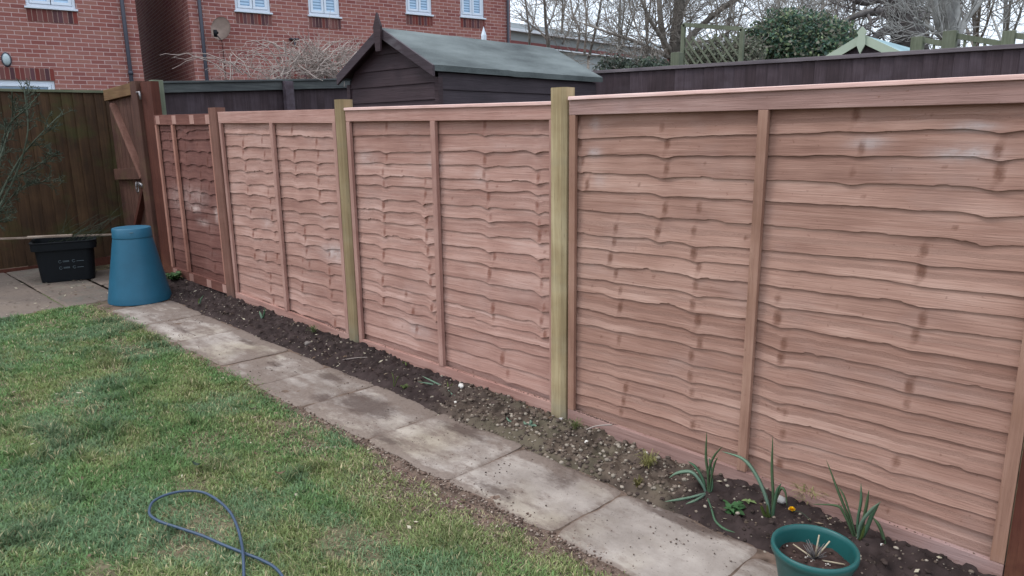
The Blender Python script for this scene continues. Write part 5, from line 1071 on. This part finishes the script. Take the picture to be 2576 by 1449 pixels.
# trellis panel ---------------------------------------------------------------
YT = 7.4; t = thing('trellis_panel', tuple(P(1795, 140, 1, YT)*[1, 1, 0]+[0, 0, .1]), 'green grey diagonal trellis panel behind the dark fence', 'trellis')
a, b, c, d = [P(x, y, 1, YT) for x, y in ((1720, 62), (1868, 73), (1868, 190), (1720, 190))]
mb = MB(); mb.beam(a, b, .05, .06, (0, 0, 1)); mb.beam(a, a*[1, 1, 0]+[0, 0, .1], .06, .05, (0, 1, 0)); mb.beam(b, b*[1, 1, 0]+[0, 0, .1], .06, .05, (0, 1, 0)); obj('frame', mb, M['oldgreen'], t)
mb = MB(); x0_, x1_ = a[0], b[0]; zb_ = 1.6
k = x0_-1.6
while k < x1_:
    for sg, yo in ((1, .0), (-1, .022)):
        za_, s_ = b[2]-.03, 1.25
        p0 = np.array([k, YT+yo, za_]) if sg == 1 else np.array([k+(za_-zb_)/s_, YT+yo, za_]); p1 = p0+np.array([sg*(za_-zb_)/s_, 0, -(za_-zb_)])
        tt = [(x0_-p0[0])/(p1[0]-p0[0]), (x1_-p0[0])/(p1[0]-p0[0])]; lo_t, hi_t = max(0, min(tt)), min(1, max(tt)); lo_t = max(lo_t, .0 if sg == 1 else .0)
        if hi_t-lo_t > .05: q0, q1 = p0+(p1-p0)*lo_t, p0+(p1-p0)*hi_t; mb.beam(q0, q1, .014, .024, (0, 0, 1)) if sg == 1 or int(k*8) % 3 == 0 else None
    k += .125
obj('lattice', mb, M['oldgreen'], t)
# bramble mass seen through the trellis
YI = 7.9; bush('bramble_bush', 'dull olive brown bramble thicket filling the space behind the trellis', 'bush', [g_(1755, 150, .3, .3, .30), g_(1810, 148, .4, .3, .33), g_(1870, 150, .35, .3, .33)], 8000, .022, [lin(112, 116, 96)[:3], lin(96, 98, 84)[:3], lin(128, 122, 108)[:3]], 25, 70)

# pale trimmed shed -------------------------------------------------------------
YP = 7.2; ap = P(2172, 88, 1, YP); el = P(2070, 150, 1, YP); er = P(2228, 140, 1, YP); hw_ = ap[0]-P(2095, 135, 1, YP)[0]; sl_ = (ap[2]-P(2095, 135, 1, YP)[2])/hw_; hw_ = .95
t = thing('summerhouse', (ap[0], YP+1, .1), 'dark summerhouse with pale green bargeboards and a light teal felt roof', 'shed')
zE2 = ap[2]-sl_*hw_; far = YP+2.2
mb = MB(); mb.box((ap[0]-hw_+.1, YP+.05, .1), (ap[0]+hw_-.1, far-.05, zE2)); mb.add([(ap[0]-hw_+.1, YP+.045, zE2), (ap[0]+hw_-.1, YP+.045, zE2), (ap[0], YP+.045, ap[2]-.1)], [(0, 1, 2)]); obj('wall', mb, M['neigh'], t)
mb = MB()
for sg in (-1, 1):
    xo = ap[0]+sg*hw_; mb.hexa([(ap[0], YP, ap[2]-.03), (xo, YP, zE2-.03), (xo, far, zE2-.03), (ap[0], far, ap[2]-.03), (ap[0], YP, ap[2]+.0), (xo, YP, zE2+.0), (xo, far, zE2+.0), (ap[0], far, ap[2]+.0)])
obj('felt_roof', mb, M['felt_teal'], t)
ptrim = plain('pale_green_trim', lin(166, 176, 156), .6, .3, .06, 4)
for sg in (-1, 1):
    mb = MB(); p0 = np.array([ap[0], YP-.03, ap[2]-.045]); p1 = np.array([ap[0]+sg*(hw_+.02), YP-.03, zE2-.045]); mb.beam(p0, p1, .03, .10, (0, 0, 1)); obj('bargeboard', mb, ptrim, t)
mb = MB(); x_, z_ = ap[0], ap[2]; V = [(x_, z_-.24), (x_+.055, z_-.12), (x_+.04, z_), (x_+.06, z_+.03), (x_, z_+.10), (x_-.06, z_+.03), (x_-.04, z_), (x_-.055, z_-.12)]; k = 8
mb.add([(a_, YP-.075, b_) for a_, b_ in V]+[(a_, YP-.05, b_) for a_, b_ in V], [tuple(range(k)), tuple(range(2*k-1, k-1, -1))]+[(i, k+i, k+(i+1) % k, (i+1) % k) for i in range(k)]); obj('finial', mb, ptrim, t)

# picket trellis ---------------------------------------------------------------
YR = 6.2; t = thing('picket_trellis', tuple(P(2440, 100, 1, YR)*[1, 1, 0]+[0, 0, .1]), 'old green grey low picket trellis on posts at the upper right', 'trellis')
psx = []
for (x, y0_, w_) in ((2310, 93, .12), (2392, 78, .13), (2540, 78, .11)):
    p = P(x, y0_, 1, YR); mb = MB(); mb.box((p[0]-w_/2, YR-.05, .1), (p[0]+w_/2, YR+.05, p[2])); obj('post', mb, M['oldgreen'], t, bevel=.004); psx.append(p)
def span(xa, ya, xb, yb):
    a, b = P(xa, ya, 1, YR), P(xb, yb, 1, YR); mb = MB(); mb.beam(a, b, .04, .055, (0, 0, 1)); obj('rail', mb, M['oldgreen'], t)
    mb = MB(); a2, b2 = a-[0, 0, .26], b-[0, 0, .26]; mb.beam(a2, b2, .04, .05, (0, 0, 1)); obj('rail', mb, M['oldgreen'], t)
    mb = MB(); k = int((b[0]-a[0])/.085)
    for i in range(1, k): q = a+(b-a)*i/k; mb.box((q[0]-.012, YR-.012, q[2]-.26), (q[0]+.012, YR+.012, q[2]-.028))
    obj('spindles', mb, M['oldgreen'], t)
span(2322, 100, 2380, 112); span(2404, 90, 2530, 112); span(2550, 89, 2640, 102)

# industrial hall far behind -----------------------------------------------------
XH = -24.
zr = 3.0
t = None
pa, pb = P(1250, 42, 0, XH), P(1960, 175, 0, XH)
def hp2(x, y): return P(x, y, 0, XH)
t = thing('industrial_hall', (XH, 60, 0), 'long low grey industrial building with reddish stripe, seen through the trees', 'building')
ya, yb = hp2(1270, 45)[1], hp2(1800, 145)[1]; top = hp2(1500, 88)[2]; print('hall', ya, yb, top, hp2(1290, 50), hp2(1600, 107), hp2(1750, 140))
yb = min(yb, 120.)
mb = MB(); mb.box((XH-25, ya-3, 0), (XH, yb, top)); obj('wall', mb, M['hall'], t)
def bandat(px, py0, py1, mat, y0_, y1_, off, nm):
    z1_, z0_ = hp2(px, py0)[2], hp2(px, py1)[2]; mb = MB(); mb.box((XH+.01, y0_, z0_), (XH+off, y1_, z1_)); obj(nm, mb, mat, t)
bandat(1420, 91, 97, M['hall_white'], ya-2, yb, .3, 'rooflight'); bandat(1420, 119, 126, M['hall_red'], ya-2, yb, .2, 'red_stripe'); bandat(1420, 128, 131, M['hall_white'], ya-2, yb, .25, 'rooflight')
